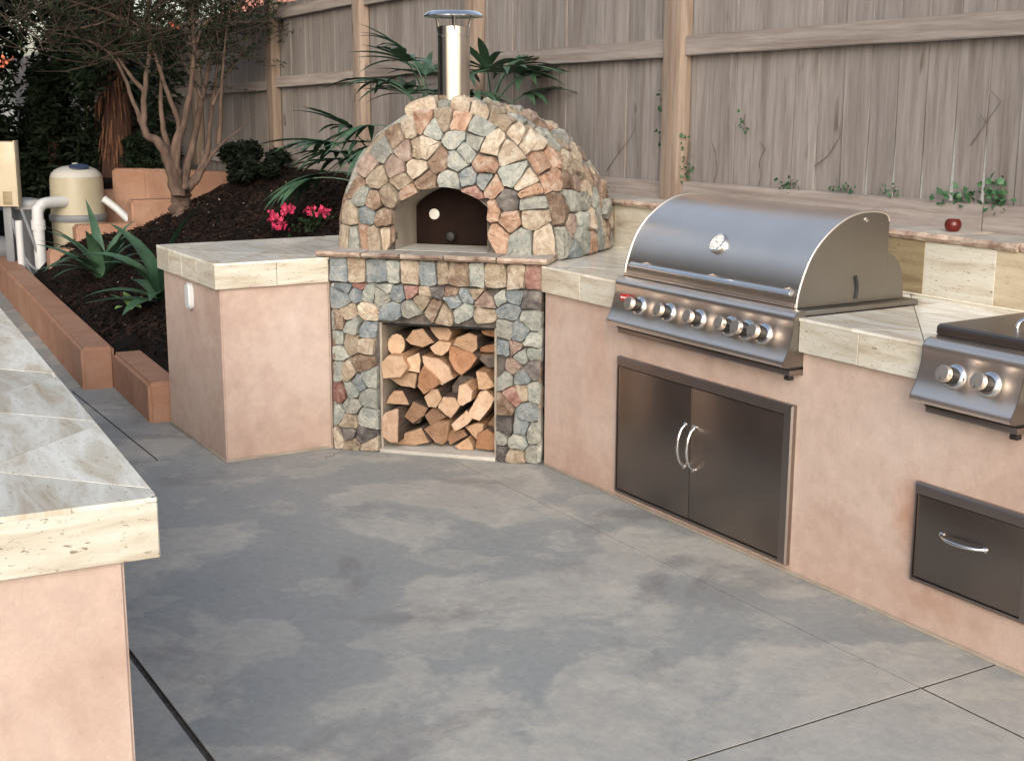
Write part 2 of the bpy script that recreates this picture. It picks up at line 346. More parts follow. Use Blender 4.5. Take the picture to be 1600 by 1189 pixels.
def tubeo(name, path, radii, mat, parent=None, n=10, k=0):
    bm = bmesh.new(); pp = smooth_path(path, k) if k else path
    if k and not isinstance(radii, (int, float)):
        m = len(pp); rr = []
        for i in range(m):
            f = i / (m - 1) * (len(radii) - 1); a = int(min(f, len(radii) - 2)); rr.append(radii[a] + (radii[a + 1] - radii[a]) * (f - a))
        radii = rr
    tube(bm, pp, radii, n)
    return from_bm(name, bm, mat, parent, smooth=40)
# 2D polygon tools
def clip_half(poly, px, py, nx, ny):
    """keep the side where (p - (px,py)).n <= 0"""
    out = []; n = len(poly)
    for i in range(n):
        a, b = poly[i], poly[(i + 1) % n]
        da = (a[0] - px) * nx + (a[1] - py) * ny; db = (b[0] - px) * nx + (b[1] - py) * ny
        if da <= 0: out.append(a)
        if (da < 0 < db) or (db < 0 < da):
            t = da / (da - db); out.append((a[0] + (b[0] - a[0]) * t, a[1] + (b[1] - a[1]) * t))
    return out
def clip_convex(poly, win):
    n = len(win)
    for i in range(n):                      # win counter-clockwise
        a, b = win[i], win[(i + 1) % n]
        poly = clip_half(poly, a[0], a[1], (b[1] - a[1]), -(b[0] - a[0]))
        if len(poly) < 3: return []
    return poly
def area(poly):
    return 0.5 * sum(poly[i][0] * poly[(i + 1) % len(poly)][1] - poly[(i + 1) % len(poly)][0] * poly[i][1] for i in range(len(poly)))
def cells(seeds, ghosts, window):
    allp = seeds + ghosts; out = []
    for i, s in enumerate(seeds):
        poly = list(window)
        near = sorted((q for j, q in enumerate(allp) if j != i), key=lambda q: (q[0] - s[0]) ** 2 + (q[1] - s[1]) ** 2)[:26]
        for q in near:
            poly = clip_half(poly, (s[0] + q[0]) / 2, (s[1] + q[1]) / 2, q[0] - s[0], q[1] - s[1])
            if len(poly) < 3: break
        out.append(poly)
    return out
def rand_poly_jitter(poly, amt):
    return [(x + rnd.uniform(-amt, amt), y + rnd.uniform(-amt, amt)) for x, y in poly]
def stone(poly, mp, h, mat, parent, gap=0.0035, name='stone', amt=0.0042, push=None):
    """one rock: outline poly on the surface map mp(u, v, depth)"""
    if len(poly) < 3 or abs(area(poly)) < 2.5e-4: return None
    if area(poly) < 0: poly = poly[::-1]
    # drop vertices that lie almost on top of each other, then cut the corners
    q = []
    for p in poly:
        if not q or math.hypot(p[0] - q[-1][0], p[1] - q[-1][1]) > 0.008: q.append(p)
    if len(q) < 3: return None
    cu = sum(p[0] for p in q) / len(q); cv = sum(p[1] for p in q) / len(q)
    rr = sum(math.hypot(p[0] - cu, p[1] - cv) for p in q) / len(q)
    pts = []
    for i, a in enumerate(q):
        b = q[(i + 1) % len(q)]; L = math.hypot(b[0] - a[0], b[1] - a[1]); c = min(0.16, 0.0075 / max(L, 1e-4))
        pts.append((a[0] + (b[0] - a[0]) * c, a[1] + (b[1] - a[1]) * c))
        if L > 0.05: pts.append(((a[0] + b[0]) / 2, (a[1] + b[1]) / 2))
        pts.append((a[0] + (b[0] - a[0]) * (1 - c), a[1] + (b[1] - a[1]) * (1 - c)))
    f = max(0.5, 1 - gap / rr)
    pts = [(cu + (x - cu) * f + rnd.uniform(-amt, amt), cv + (y - cv) * f + rnd.uniform(-amt, amt)) for x, y in pts]
    if push: pts = [push(p) for p in pts]
    tx, ty = rnd.uniform(-.28, .28), rnd.uniform(-.28, .28); h = h * rnd.uniform(.7, 1.35)
    bm = bmesh.new(); rings = []
    for s, d, nzz in ((1.0, -0.25, 0), (1.0, 0.62, .06), (0.945, 0.95, .07), (0.58, 1.03, .14)):
        ring = []
        for x, y in pts:
            u = cu + (x - cu) * s; v = cv + (y - cv) * s
            dd = d * h
            if d > 0: dd += h * (tx * (u - cu) / rr + ty * (v - cv) / rr) * d + rnd.uniform(-nzz, nzz) * h
            ring.append(bm.verts.new(mp(u, v, dd)))
        rings.append(ring)
    n = len(pts)
    for a, b in zip(rings, rings[1:]):
        for k in range(n): bm.faces.new((a[k], a[(k + 1) % n], b[(k + 1) % n], b[k]))
    c = bm.verts.new(mp(cu, cv, h * rnd.uniform(.98, 1.15)))
    for k in range(n): bm.faces.new((rings[-1][k], rings[-1][(k + 1) % n], c))
    bmesh.ops.recalc_face_normals(bm, faces=bm.faces)
    o = Vector(mp(cu, cv, 0))
    for v in bm.verts: v.co -= o
    return from_bm(name, bm, mat, parent, loc=o, smooth=38)
def edge_dist_push(rect):
    x0, x1, y0, y1 = rect
    def f(p):
        x, y = p
        if x0 < x < x1 and y0 < y < y1:
            d = [(x - x0, (x0, y)), (x1 - x, (x1, y)), (y1 - y, (x, y1)), (y - y0 + 9, (x, y0))]
            return min(d)[1]
        return p
    return f
# ---------------------------------------------------------------- measured layouts (metres, oven frame / yard frame)
FACADE = [(-0.087, 1.554, 'O'), (0.001, 1.551, 'T'), (0.079, 1.531, 'O'), (-0.167, 1.513, 'C'), (-0.228, 1.463, 'W'), (-0.123, 1.472, 'B'), (-0.035, 1.475, 'A'), (0.062, 1.479, 'R'), (0.068, 1.426, 'A'), (-0.292, 1.374, 'G'), (-0.211, 1.401, 'B'), (-0.163, 1.372, 'P'), (-0.112, 1.378, 'T'), (-0.062, 1.384, 'C'), (-0.009, 1.338, 'W'), (0.082, 1.338, 'A'), (-0.358, 1.305, 'P'), (-0.308, 1.251, 'T'), (-0.21, 1.297, 'P'), (-0.117, 1.298, 'C'), (-0.071, 1.236, 'W'), (0.049, 1.241, 'A'), (-0.186, 1.235, 'T'), (-0.245, 1.174, 'T'), (-0.427, 1.214, 'W'), (-0.376, 1.166, 'A'), (-0.321, 1.148, 'W'), (-0.348, 1.087, 'B'), (-0.274, 1.073, 'W'), (-0.467, 1.085, 'T'), (-0.415, 1.068, 'O'), (-0.477, 0.98, 'T'), (-0.425, 0.981, 'A'), (-0.368, 0.989, 'O'), (-0.318, 0.99, 'T'), (-0.263, 0.998, 'C'), (-0.226, 0.998, 'W'), (0.131, 1.256, 'B'), (0.149, 1.198, 'R'), (-0.158, 1.187, 'O'), (0.168, 1.479, 'A'), (0.152, 1.421, 'G'), (0.223, 1.392, 'C'), (0.321, 1.392, 'C'), (0.204, 1.322, 'O'), (0.141, 1.268, 'B'), (0.197, 1.245, 'B'), (0.327, 1.276, 'A'), (0.388, 1.242, 'C'), (0.237, 1.217, 'O'), (0.454, 1.243, 'O'), (0.424, 1.324, 'B'), (0.406, 1.381, 'C'), (0.308, 1.159, 'K'), (0.369, 1.213, 'P'), (0.412, 1.155, 'G'), (0.236, 1.116, 'O'), (0.319, 1.076, 'O'), (0.418, 1.09, 'C'), (0.26, 1.01, 'O'), (0.375, 0.994, 'A'), (0.485, 1.003, 'C'), (0.491, 1.133, 'T'), (0.26, 1.462, 'A'), (0.114, 1.374, 'A'), (0.472, 1.33, 'A'), (0.533, 1.157, 'A'), (0.533, 1.244, 'G'), (0.309, 1.467, 'R'), (0.37, 1.433, 'W'), (0.448, 1.387, 'T'), (0.527, 1.069, 'A')]
BASE_TOP = [(-0.457, 0.848, 'B'), (-0.371, 0.85, 'C'), (-0.284, 0.853, 'B'), (-0.208, 0.855, 'A'), (-0.134, 0.854, 'C'), (-0.053, 0.852, 'B'), (0.015, 0.847, 'T'), (0.11, 0.846, 'W'), (0.197, 0.848, 'A'), (0.282, 0.851, 'T'), (0.37, 0.854, 'C'), (0.45, 0.849, 'R')]
BASE_STONES = [(-0.422, 0.766, 'B'), (-0.451, 0.71, 'B'), (-0.363, 0.776, 'R'), (-0.377, 0.744, 'B'), (-0.314, 0.739, 'A'), (-0.226, 0.777, 'A'), (-0.177, 0.755, 'B'), (-0.252, 0.731, 'G'), (-0.204, 0.664, 'B'), (-0.329, 0.655, 'C'), (-0.418, 0.644, 'T'), (-0.47, 0.61, 'W'), (-0.394, 0.589, 'A'), (-0.334, 0.568, 'B'), (-0.111, 0.773, 'R'), (-0.046, 0.767, 'C'), (0.007, 0.773, 'K'), (-0.059, 0.713, 'T'), (-0.109, 0.672, 'G'), (0.001, 0.684, 'W'), (-0.473, 0.518, 'A'), (-0.409, 0.509, 'T'), (-0.334, 0.504, 'C'), (0.09, 0.768, 'W'), (0.094, 0.726, 'B'), (0.142, 0.755, 'B'), (0.19, 0.779, 'T'), (0.282, 0.79, 'A'), (0.129, 0.673, 'A'), (0.238, 0.731, 'P'), (0.233, 0.658, 'T'), (0.307, 0.753, 'A'), (0.36, 0.755, 'B'), (0.344, 0.697, 'B'), (0.45, 0.743, 'K'), (0.45, 0.655, 'A'), (0.326, 0.604, 'G'), (0.399, 0.599, 'B'), (0.454, 0.556, 'A'), (0.319, 0.515, 'B'), (0.041, 0.666, 'T'), (0.383, 0.518, 'P'), (-0.478, 0.469, 'A'), (-0.35, 0.41, 'W'), (-0.476, 0.368, 'A'), (-0.426, 0.366, 'T'), (-0.371, 0.323, 'B'), (-0.325, 0.351, 'A'), (-0.469, 0.267, 'R'), (-0.407, 0.286, 'A'), (-0.331, 0.255, 'A'), (-0.412, 0.214, 'G'), (-0.486, 0.169, 'A'), (-0.425, 0.137, 'T'), (-0.339, 0.157, 'A'), (-0.482, 0.05, 'C'), (-0.429, 0.08, 'K'), (-0.355, 0.069, 'K'), (-0.41, 0.027, 'T'), (-0.329, 0.019, 'T'), (0.399, 0.501, 'A'), (0.453, 0.509, 'A'), (0.36, 0.446, 'P'), (0.461, 0.432, 'K'), (0.327, 0.386, 'A'), (0.404, 0.395, 'B'), (0.463, 0.334, 'A'), (0.409, 0.326, 'T'), (0.369, 0.305, 'R'), (0.324, 0.262, 'W'), (0.433, 0.244, 'B'), (0.328, 0.164, 'K'), (0.401, 0.158, 'B'), (0.463, 0.142, 'G'), (0.388, 0.098, 'A'), (0.38, 0.032, 'T'), (0.302, 0.052, 'K'), (0.463, 0.043, 'G'), (0.3, 0.107, 'G')]
LOGS = [
    ([(-0.176, 0.495), (-0.182, 0.47), (-0.199, 0.451), (-0.222, 0.443), (-0.244, 0.449), (-0.26, 0.466), (-0.265, 0.491), (-0.259, 0.516), (-0.242, 0.535), (-0.219, 0.543), (-0.197, 0.537), (-0.181, 0.52)], "L", "round"),
    ([(-0.175, 0.518), (-0.14, 0.564), (-0.091, 0.574), (-0.04, 0.511), (-0.092, 0.487), (-0.15, 0.497)], 'T', 'split'),
    ([(-0.062, 0.595), (0.029, 0.599), (0.054, 0.564), (0.034, 0.522), (-0.009, 0.526), (-0.045, 0.563)], 'L', 'split'),
    ([(-0.061, 0.488), (-0.017, 0.52), (0.045, 0.515), (0.033, 0.481), (-0.001, 0.453), (-0.036, 0.459)], 'L', 'split'),
    ([(0.053, 0.507), (0.074, 0.543), (0.13, 0.566), (0.17, 0.553), (0.169, 0.493), (0.146, 0.474), (0.107, 0.487)], 'T', 'split'),
    ([(0.034, 0.506), (0.146, 0.47), (0.163, 0.449), (0.134, 0.404), (0.094, 0.368), (0.06, 0.394), (0.035, 0.443)], 'O', 'split'),
    ([(-0.298, 0.404), (-0.267, 0.436), (-0.197, 0.437), (-0.172, 0.385), (-0.205, 0.342), (-0.288, 0.332)], 'L', 'split'),
    ([(-0.169, 0.433), (-0.113, 0.46), (-0.105, 0.425), (-0.112, 0.366), (-0.164, 0.374)], 'L', 'split'),
    ([(-0.102, 0.447), (-0.019, 0.44), (0.032, 0.404), (0.054, 0.35), (-0.001, 0.316), (-0.037, 0.35), (-0.083, 0.398)], 'P', 'split'),
    ([(-0.264, 0.333), (-0.164, 0.366), (-0.118, 0.366), (-0.131, 0.294), (-0.206, 0.302)], 'L', 'split'),
    ([(-0.115, 0.357), (-0.094, 0.398), (-0.043, 0.356), (-0.015, 0.321), (-0.091, 0.268), (-0.122, 0.301)], 'O', 'split'),
    ([(-0.276, 0.211), (-0.26, 0.248), (-0.236, 0.275), (-0.195, 0.277), (-0.162, 0.215)], 'T', 'half'),
    ([(-0.316, 0.103), (-0.304, 0.144), (-0.286, 0.168), (-0.232, 0.191), (-0.218, 0.189), (-0.224, 0.034), (-0.266, 0.032), (-0.307, 0.058)], 'P', 'half'),
    ([(-0.189, 0.154), (-0.141, 0.23), (-0.069, 0.203), (-0.087, 0.168), (-0.146, 0.124)], 'D', 'split'),
    ([(-0.088, 0.255), (-0.05, 0.297), (-0.021, 0.296), (0.001, 0.252), (-0.031, 0.208), (-0.069, 0.209)], 'L', 'round'),
    ([(-0.025, 0.209), (0.001, 0.26), (0.059, 0.261), (0.084, 0.223), (0.04, 0.166), (0.012, 0.18)], 'L', 'split'),
    ([(0.067, 0.228), (0.079, 0.318), (0.111, 0.331), (0.144, 0.299), (0.138, 0.254), (0.098, 0.227)], 'P', 'split'),
    ([(-0.084, 0.168), (-0.046, 0.205), (0.023, 0.169), (-0.059, 0.119)], 'D', 'split'),
    ([(0.04, 0.134), (0.115, 0.208), (0.143, 0.171), (0.12, 0.142), (0.056, 0.103)], 'P', 'split'),
    ([(0.117, 0.178), (0.178, 0.295), (0.207, 0.303), (0.248, 0.266), (0.228, 0.226), (0.18, 0.163)], 'P', 'split'),
    ([(0.162, 0.388), (0.207, 0.388), (0.255, 0.327), (0.207, 0.308), (0.176, 0.309)], 'T', 'split'),
    ([(-0.091, 0.1), (-0.024, 0.144), (0.04, 0.151), (0.021, 0.056), (-0.002, 0.032), (-0.037, 0.041)], 'D', 'split'),
    ([(-0.266, 0.02), (-0.182, 0.077), (-0.106, 0.108), (-0.066, 0.042), (-0.131, 0.022), (-0.225, 0.017)], 'T', 'half'),
    ([(0.027, 0.068), (0.051, 0.115), (0.108, 0.113), (0.122, 0.083), (0.038, 0.034)], 'D', 'split'),
    ([(0.111, 0.127), (0.171, 0.15), (0.202, 0.147), (0.199, 0.107), (0.173, 0.064)], 'T', 'split'),
    ([(0.058, 0.031), (0.125, 0.077), (0.15, 0.034), (0.147, 0.011), (0.078, 0.012)], 'T', 'split'),
    ([(0.161, 0.032), (0.171, 0.1), (0.216, 0.125), (0.261, 0.095), (0.261, 0.025)], 'O', 'round'),
    ([(0.189, 0.502), (0.27, 0.53), (0.27, 0.484), (0.191, 0.483)], 'O', 'split'),
    ([(0.174, 0.466), (0.269, 0.476), (0.269, 0.416), (0.23, 0.411)], 'K', 'split'),
    ([(0.192, 0.581), (0.27, 0.592), (0.27, 0.552), (0.209, 0.563)], 'O', 'split'),
    ([(-0.143, 0.117), (-0.117, 0.138), (-0.093, 0.157), (-0.105, 0.128)], 'K', 'split'),
    ([(0.228, 0.148), (0.268, 0.201), (0.267, 0.123), (0.25, 0.111)], 'D', 'split'),
    ([(0.054, 0.316), (0.094, 0.366), (0.156, 0.363), (0.178, 0.318), (0.161, 0.261), (0.144, 0.244), (0.058, 0.227)], 'K', 'bark'),
]
LIMBS = [
    ([(-5.2, -0.03, 0.65), (-5.27, -0.01, 0.76), (-5.33, 0.02, 0.87)], 0.047, 0.035),
    ([(-5.2, -0.04, 0.87), (-5.2, -0.1, 1.12), (-5.19, -0.17, 1.27), (-5.19, -0.27, 1.36), (-5.19, -0.26, 1.64), (-5.19, -0.21, 1.93), (-5.18, -0.2, 2.17), (-5.18, -0.2, 2.33), (-5.18, -0.2, 2.52)], 0.029, 0.008),
    ([(-5.2, -0.05, 1.05), (-5.21, -0.11, 1.27), (-5.23, -0.13, 1.52), (-5.24, -0.11, 1.85), (-5.25, -0.09, 2.33), (-5.27, -0.09, 2.53)], 0.018, 0.006),
    ([(-5.2, -0.04, 1.02), (-5.19, -0.06, 1.22), (-5.19, -0.01, 1.4), (-5.18, -0.09, 1.64), (-5.17, -0.2, 1.98), (-5.17, -0.29, 2.12), (-5.16, -0.45, 2.18), (-5.15, -0.72, 2.26), (-5.15, -0.92, 2.29)], 0.018, 0.006),
    ([(-5.2, -0.03, 0.88), (-5.19, -0.04, 1.19), (-5.18, 0.06, 1.55), (-5.17, 0.12, 1.93), (-5.16, 0.12, 2.17), (-5.15, 0.13, 2.34), (-5.14, 0.16, 2.53)], 0.020, 0.008),
    ([(-5.2, -0.0, 0.92), (-5.24, 0.08, 1.18), (-5.27, 0.19, 1.55), (-5.31, 0.27, 1.8), (-5.34, 0.35, 2.11), (-5.38, 0.38, 2.36), (-5.42, 0.42, 2.56)], 0.020, 0.008),
    ([(-5.2, 0.03, 0.93), (-5.26, 0.19, 1.11), (-5.32, 0.3, 1.55), (-5.38, 0.38, 1.94), (-5.44, 0.45, 2.36)], 0.022, 0.006),
    ([(-5.2, 0.09, 0.96), (-5.16, 0.23, 1.18), (-5.12, 0.34, 1.3), (-5.07, 0.46, 1.4), (-5.03, 0.52, 1.52)], 0.012, 0.002),
    ([(-5.2, -0.27, 1.36), (-5.22, -0.32, 1.52), (-5.25, -0.42, 1.83), (-5.27, -0.57, 1.98), (-5.3, -0.83, 2.05), (-5.32, -1.01, 2.06)], 0.012, 0.004),
    ([(-5.2, -0.26, 1.65), (-5.23, -0.36, 1.78), (-5.27, -0.43, 1.9), (-5.3, -0.53, 1.97), (-5.33, -0.73, 2.13)], 0.010, 0.004),
    ([(-5.2, 0.3, 1.26), (-5.12, 0.31, 1.68), (-5.03, 0.32, 2.01), (-4.95, 0.34, 2.25)], 0.012, 0.004),
    ([(-5.2, 0.26, 1.55), (-5.2, 0.38, 1.77), (-5.21, 0.57, 2.02), (-5.21, 0.73, 2.16)], 0.006, 0.002),
    ([(-5.2, 0.13, 1.93), (-5.14, 0.2, 2.14), (-5.09, 0.36, 2.24), (-5.03, 0.52, 2.31)], 0.008, 0.004),
    ([(-5.2, -0.19, 1.98), (-5.21, -0.34, 2.23), (-5.21, -0.46, 2.38)], 0.008, 0.004),
    ([(-5.2, -0.44, 2.18), (-5.18, -0.61, 2.11), (-5.15, -0.93, 2.07), (-5.13, -1.14, 2.2)], 0.006, 0.002),
    ([(-5.2, 0.18, 1.59), (-5.26, 0.1, 1.8), (-5.32, 0.04, 1.98), (-5.37, 0.04, 2.25)], 0.006, 0.002),
]

# ================================================================ SETTING
# far ground beyond the yard, well below the patio sheet edge
bm = bmesh.new()
pz = [(-400, -.06), (400, -.06)]
vs = [bm.verts.new(c) for c in ((-400, -400, -.06), (400, -400, -.06), (400, 400, -.06), (-400, 400, -.06))]; bm.faces.new(vs)
tag(from_bm('ground', bm, 'dirt'), kind='structure')
# patio: dark joint bed with slabs on it
bm = bmesh.new(); box(bm, -9.0, 9.0, -7.0, .9, -.055, -.012)
patio = tag(from_bm('patio', bm, 'joint'), kind='structure')
J = .0040
def slab(x0, x1, y0, y1, g0=J, g1=J):
    bm = bmesh.new(); box(bm, x0 + J, x1 - J, y0 + g0, y1 - g1, -.05, 0, .0012)
    for f in bm.faces: f.material_index = 0 if f.calc_center_median().z > -.0008 else 1
    from_bm('slab', bm, ['concrete', 'joint'], patio)
W = .009
slab(-.95, 2.46, -2.15, -.31, W, .0016); slab(-.95, 2.46, -.31, .85, .0016, 0)
slab(2.46, 4.2, -2.15, -.31, W); slab(2.46, 4.2, -.31, .85); slab(4.2, 6.2, -2.15, -.31, W); slab(4.2, 6.2, -.31, .85)
slab(-2.62, -.95, -1.47, -1.0); slab(-2.62, -.95, -2.15, -1.47, W); slab(-5.0, -2.62, -2.15, -1.2, W); slab(-7.4, -5.0, -2.15, -.95, W)
slab(-9, -7.4, -2.15, .85, W)
for i in range(9):
    for j in range(3):
        slab(-9 + i * 2.0, -7 + i * 2.0, -2.15 - (j + 1) * 1.6, -2.15 - j * 1.6, J, W if j == 0 else J)
slab(6.2, 9, -2.15, .85, W)
# hairline crack running out from the stone pier
bm = bmesh.new()
pts = [(-.665, -.70), (-.655, -.735), (-.62, -.755), (-.625, -.79), (-.58, -.81)]
L_ = [bm.verts.new((x - .0025, y, .0015)) for x, y in pts]; R_ = [bm.verts.new((x + .0025, y, .0015)) for x, y in pts]
for i in range(len(pts) - 1): bm.faces.new((L_[i], R_[i], R_[i + 1], L_[i + 1]))
from_bm('crack', bm, 'joint', patio)

# planting bed: a bank of dark mulch that climbs to the fence
def bank(x, y):
    z = .2 + .45 * (y + 1.2)
    z = min(z, 1.06)
    yin = -1.235 + .075 * (-2.61 - x) if x < -2.6 else -1.10 - .06 * (x + 2.6)
    z = min(z, .165 + 1.1 * (y - yin))
    if y > -.5: z -= .16 * min(1, max(0, (-5.35 - x) / .8)) * min(1, (y + .5) / .4)
    if x > -1.66 and y < .82: z = min(z, .70)
    if x > -.5: z = min(z, .98)
    if y > .9: z = 1.02
    return z
bm = bmesh.new(); NX, NY = 150, 90
grid = []
for i in range(NX + 1):
    row = []
    for j in range(NY + 1):
        x = -6.25 + i * (5.8 / NX); y = -1.28 + j * (2.5 / NY)
        n = noise.noise(Vector((x * 2.2, y * 2.2, 0))) * .03 + 0 * i + noise.noise(Vector((x * 11, y * 11, 3))) * .014
        row.append(bm.verts.new((x, y, bank(x, y) + n)))
    grid.append(row)
for i in range(NX):
    for j in range(NY):
        cx_, cy_ = grid[i][j].co.x, grid[i][j].co.y
        if (cx_ < -2.62 and cy_ < -1.27 + .075 * (-2.61 - cx_)) or (cx_ >= -2.62 and cy_ < -1.15): continue
        if cx_ > -1.64 and (cy_ < -.30 or (cx_ > -.95 and cy_ < .70) or cy_ < -.2 + (cx_ + 1.6) * .9): continue
        bm.faces.new((grid[i][j], grid[i + 1][j], grid[i + 1][j + 1], grid[i][j + 1]))
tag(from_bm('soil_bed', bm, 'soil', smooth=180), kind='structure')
bm = bmesh.new(); box(bm, -16, -7.35, -.2, 1.3, -.05, .86); box(bm, -16, -9.2, -3.0, -.2, -.05, .10)
tag(from_bm('far_soil', bm, 'soil'), kind='structure')
# mulch chips
bm = bmesh.new()
for i in range(16000):
    x = rnd.uniform(-6.2, -1.0); y = rnd.uniform(-1.2, .85)
    z = bank(x, y) + noise.noise(Vector((x * 2.2, y * 2.2, 0))) * .03 + noise.noise(Vector((x * 11, y * 11, 3))) * .014
    if x > -1.66 or y < -1.21 + .075 * (-2.61 - x) or (x > -2.8 and y < -1.08): continue
    L = rnd.uniform(.008, .028); w = L * rnd.uniform(.2, .5); mt = Matrix.Translation((x, y, z + .004)) @ Euler((rnd.uniform(-.7, .7), rnd.uniform(-.7, .7), rnd.uniform(0, 6.3))).to_matrix().to_4x4()
    q = [bm.verts.new(mt @ Vector(c)) for c in ((-L, -w, 0), (L, -w * .6, .004), (L * .8, w, 0), (-L, w * .8, .003))]
    bm.faces.new(q)
me = bpy.data.meshes.new('mulch'); bm.to_mesh(me); bm.free()
tag(link('mulch', me, 'chip'), 'dark brown bark mulch scattered over the planting bed', 'mulch', kind='stuff')
# a few pale dry leaves lying on the mulch
bm = bmesh.new()
for i in range(170):
    x = rnd.uniform(-6.0, -1.7); y = rnd.uniform(-1.15, .8); z = bank(x, y) + .02; L = rnd.uniform(.006, .014)
    mt = Matrix.Translation((x, y, z)) @ Euler((rnd.uniform(-.9, .9), rnd.uniform(-.9, .9), rnd.uniform(0, 6.3))).to_matrix().to_4x4()
    bm.faces.new([bm.verts.new(mt @ Vector(c)) for c in ((-L, 0, 0), (0, -L * .5, .003), (L, 0, 0), (0, L * .5, .003))])
tag(from_bm('fallen_leaves', bm, 'post_wood'), 'small pale dry leaves fallen on the dark mulch bed', 'leaves', kind='stuff')

# ---------------------------------------------------------------- terracotta planter walls
def low_wall(pts, w, h, label, z0=0.0, bev=.018, mat='stucco_terracotta', group='terracotta stucco planter walls', cap=None):
    """pts: outer line; wall body lies to the left of it"""
    out = [Vector(p) for p in pts]; inn = []
    for i, p in enumerate(out):
        d1 = (out[i] - out[i - 1]).normalized() if i else None
        d2 = (out[i + 1] - out[i]).normalized() if i < len(out) - 1 else None
        n1 = Vector((-d1.y, d1.x)) if d1 else None; n2 = Vector((-d2.y, d2.x)) if d2 else None
        n = (n1 or n2) if not (n1 and n2) else (n1 + n2).normalized() / max(.5, (n1 + n2).normalized().dot(n1))
        inn.append(p + n * w)
    poly = [(p.x, p.y) for p in out] + [(p.x, p.y) for p in reversed(inn)]
    bm = bmesh.new(); prism(bm, poly, 'z', z0, h); bmesh.ops.recalc_face_normals(bm, faces=bm.faces)
    top = [e for e in bm.edges if all(v.co.z > h - 1e-4 for v in e.verts)] + [e for e in bm.edges if abs(e.verts[0].co.z - e.verts[1].co.z) > .05]
    bmesh.ops.bevel(bm, geom=top, offset=bev, segments=3, affect='EDGES')
    o = from_bm('planter_wall', bm, mat)
    return tag(o, label, 'planter wall', group)
low_wall([(-8.2, -.99), (-2.61, -1.41)], .18, .238, 'long terracotta stucco planter wall running back along the patio to the pool pump')
low_wall([(-2.595, -1.245), (-1.655, -1.305)], .17, .205, 'short lower terracotta planter wall tucked against the left counter end')
low_wall([(-6.0, -.60), (-6.0, -.88)], .16, .44, 'lowest terracotta step wall in front of the beige filter tank')
low_wall([(-6.22, -.12), (-6.22, -.62)], .16, .60, 'second terracotta step wall right of the filter tank')
low_wall([(-6.34, .30), (-6.34, -.14)], .17, .775, 'third terracotta step wall directly left of the bare tree')
low_wall([(-6.25, .86), (-7.2, .36), (-7.32, .02)], .17, .985, 'tall terracotta corner wall behind the bare tree')
low_wall([(-7.34, .06), (-7.34, -.35)], .17, .80, 'terracotta wall behind the right side of the filter tank', bev=.015)

# ---------------------------------------------------------------- fence
fence = thing('wooden_fence', 'tall weathered grey board fence with tan posts behind the kitchen', 'fence', (1.5, .985, 0), math.atan(.02))
def fl(x): return (x - 1.5) / math.cos(math.atan(.02))
FX0 = -15.0; xb = 3.2; k = 0
SEAMS = [(1.745, .004), (1.60, .008), (1.455, .034), (1.31, .040), (1.165, .027), (1.02, .031), (.88, .025), (.735, .025), (.59, .018), (.45, .006), (.33, .004), (.18, .004), (.07, .006), (-.08, .004)]
gR = .004
while xb > FX0:
    w = rnd.uniform(.128, .142); xl, xr = xb - w, xb
    nx = [q for q in SEAMS if q[0] < xb - .01]
    gL = .004
    if nx and xb < 1.9: w = xb - nx[0][0]; gL = nx[0][1]; xl = nx[0][0]
    elif xb >= 1.9 and xb - w < 1.80: w = xb - 1.745; xl = 1.745
    tb = .0012
    if -5.9 < xb < -5.2: gL = .014
    yo = rnd.uniform(0, .006) + (0 if k % 2 else .003); top = 2.36 + min(0, (xb + 3.5) * .02) + rnd.uniform(-.008, .008)
    bot = 1.06 if xb > -6 else .85
    bm = bmesh.new()
    tR, tL = rnd.uniform(1.5, 1.75), rnd.uniform(1.5, 1.75)
    A = [(fl(xl) + gL / 2, bot), (fl(xr) - gR / 2, bot), (fl(xr) - .0012, tR), (fl(xr) - tb, top), (fl(xl) + tb, top), (fl(xl) + .0012, tL)]
    prism(bm, [(p[0], p[1]) for p in A], 'y', .0 + yo, .014 + yo); bmesh.ops.recalc_face_normals(bm, faces=bm.faces)
    from_bm('board', bm, 'fence_wood', fence); xb -= w; k += 1; gR = gL
posts = [(-.305, .13), (-2.205, .13), (-3.745, .125), (-5.345, .12), (-7.2, .12), (-9.1, .12), (-11.0, .12), (2.05, .13)]
for x, w in posts:
    bm = bmesh.new(); box(bm, fl(x) - w / 2, fl(x) + w / 2, -.075, -.0015, 1.0, 2.45, .006); from_bm('post', bm, 'post_wood', fence, smooth=30)
def rail(x0, x1, z0, z1, h=.088, dep=.045, name='rail', mat='rail_wood'):
    bm = bmesh.new(); n = 8
    P = []
    for i in range(n + 1):
        f = i / n; x = fl(x0) + (fl(x1) - fl(x0)) * f; z = z0 + (z1 - z0) * f + rnd.uniform(-.002, .002)
        P.append([bm.verts.new((x, yy, zz)) for yy, zz in ((-dep, z), (-dep, z + h), (-.0012, z + h + .002), (-.0012, z))])
    for a, b in zip(P, P[1:]):
        for q in range(4): bm.faces.new((a[q], a[(q + 1) % 4], b[(q + 1) % 4], b[q]))
    bm.faces.new(P[0][::-1]); bm.faces.new(P[-1]); bmesh.ops.recalc_face_normals(bm, faces=bm.faces)
    bmesh.ops.bevel(bm, geom=[e for e in bm.edges if e.calc_face_angle(0) > 1], offset=.004, segments=2, affect='EDGES')
    from_bm(name, bm, mat, fence, smooth=40)
rail(-.24, 1.98, 1.805, 1.835, .09); rail(2.115, 3.2, 1.835, 1.85, .09)
rail(-2.14, -.37, 1.775, 1.80, .085); rail(-3.68, -2.27, 1.74, 1.775, .085); rail(-5.285, -3.81, 1.685, 1.72, .08)
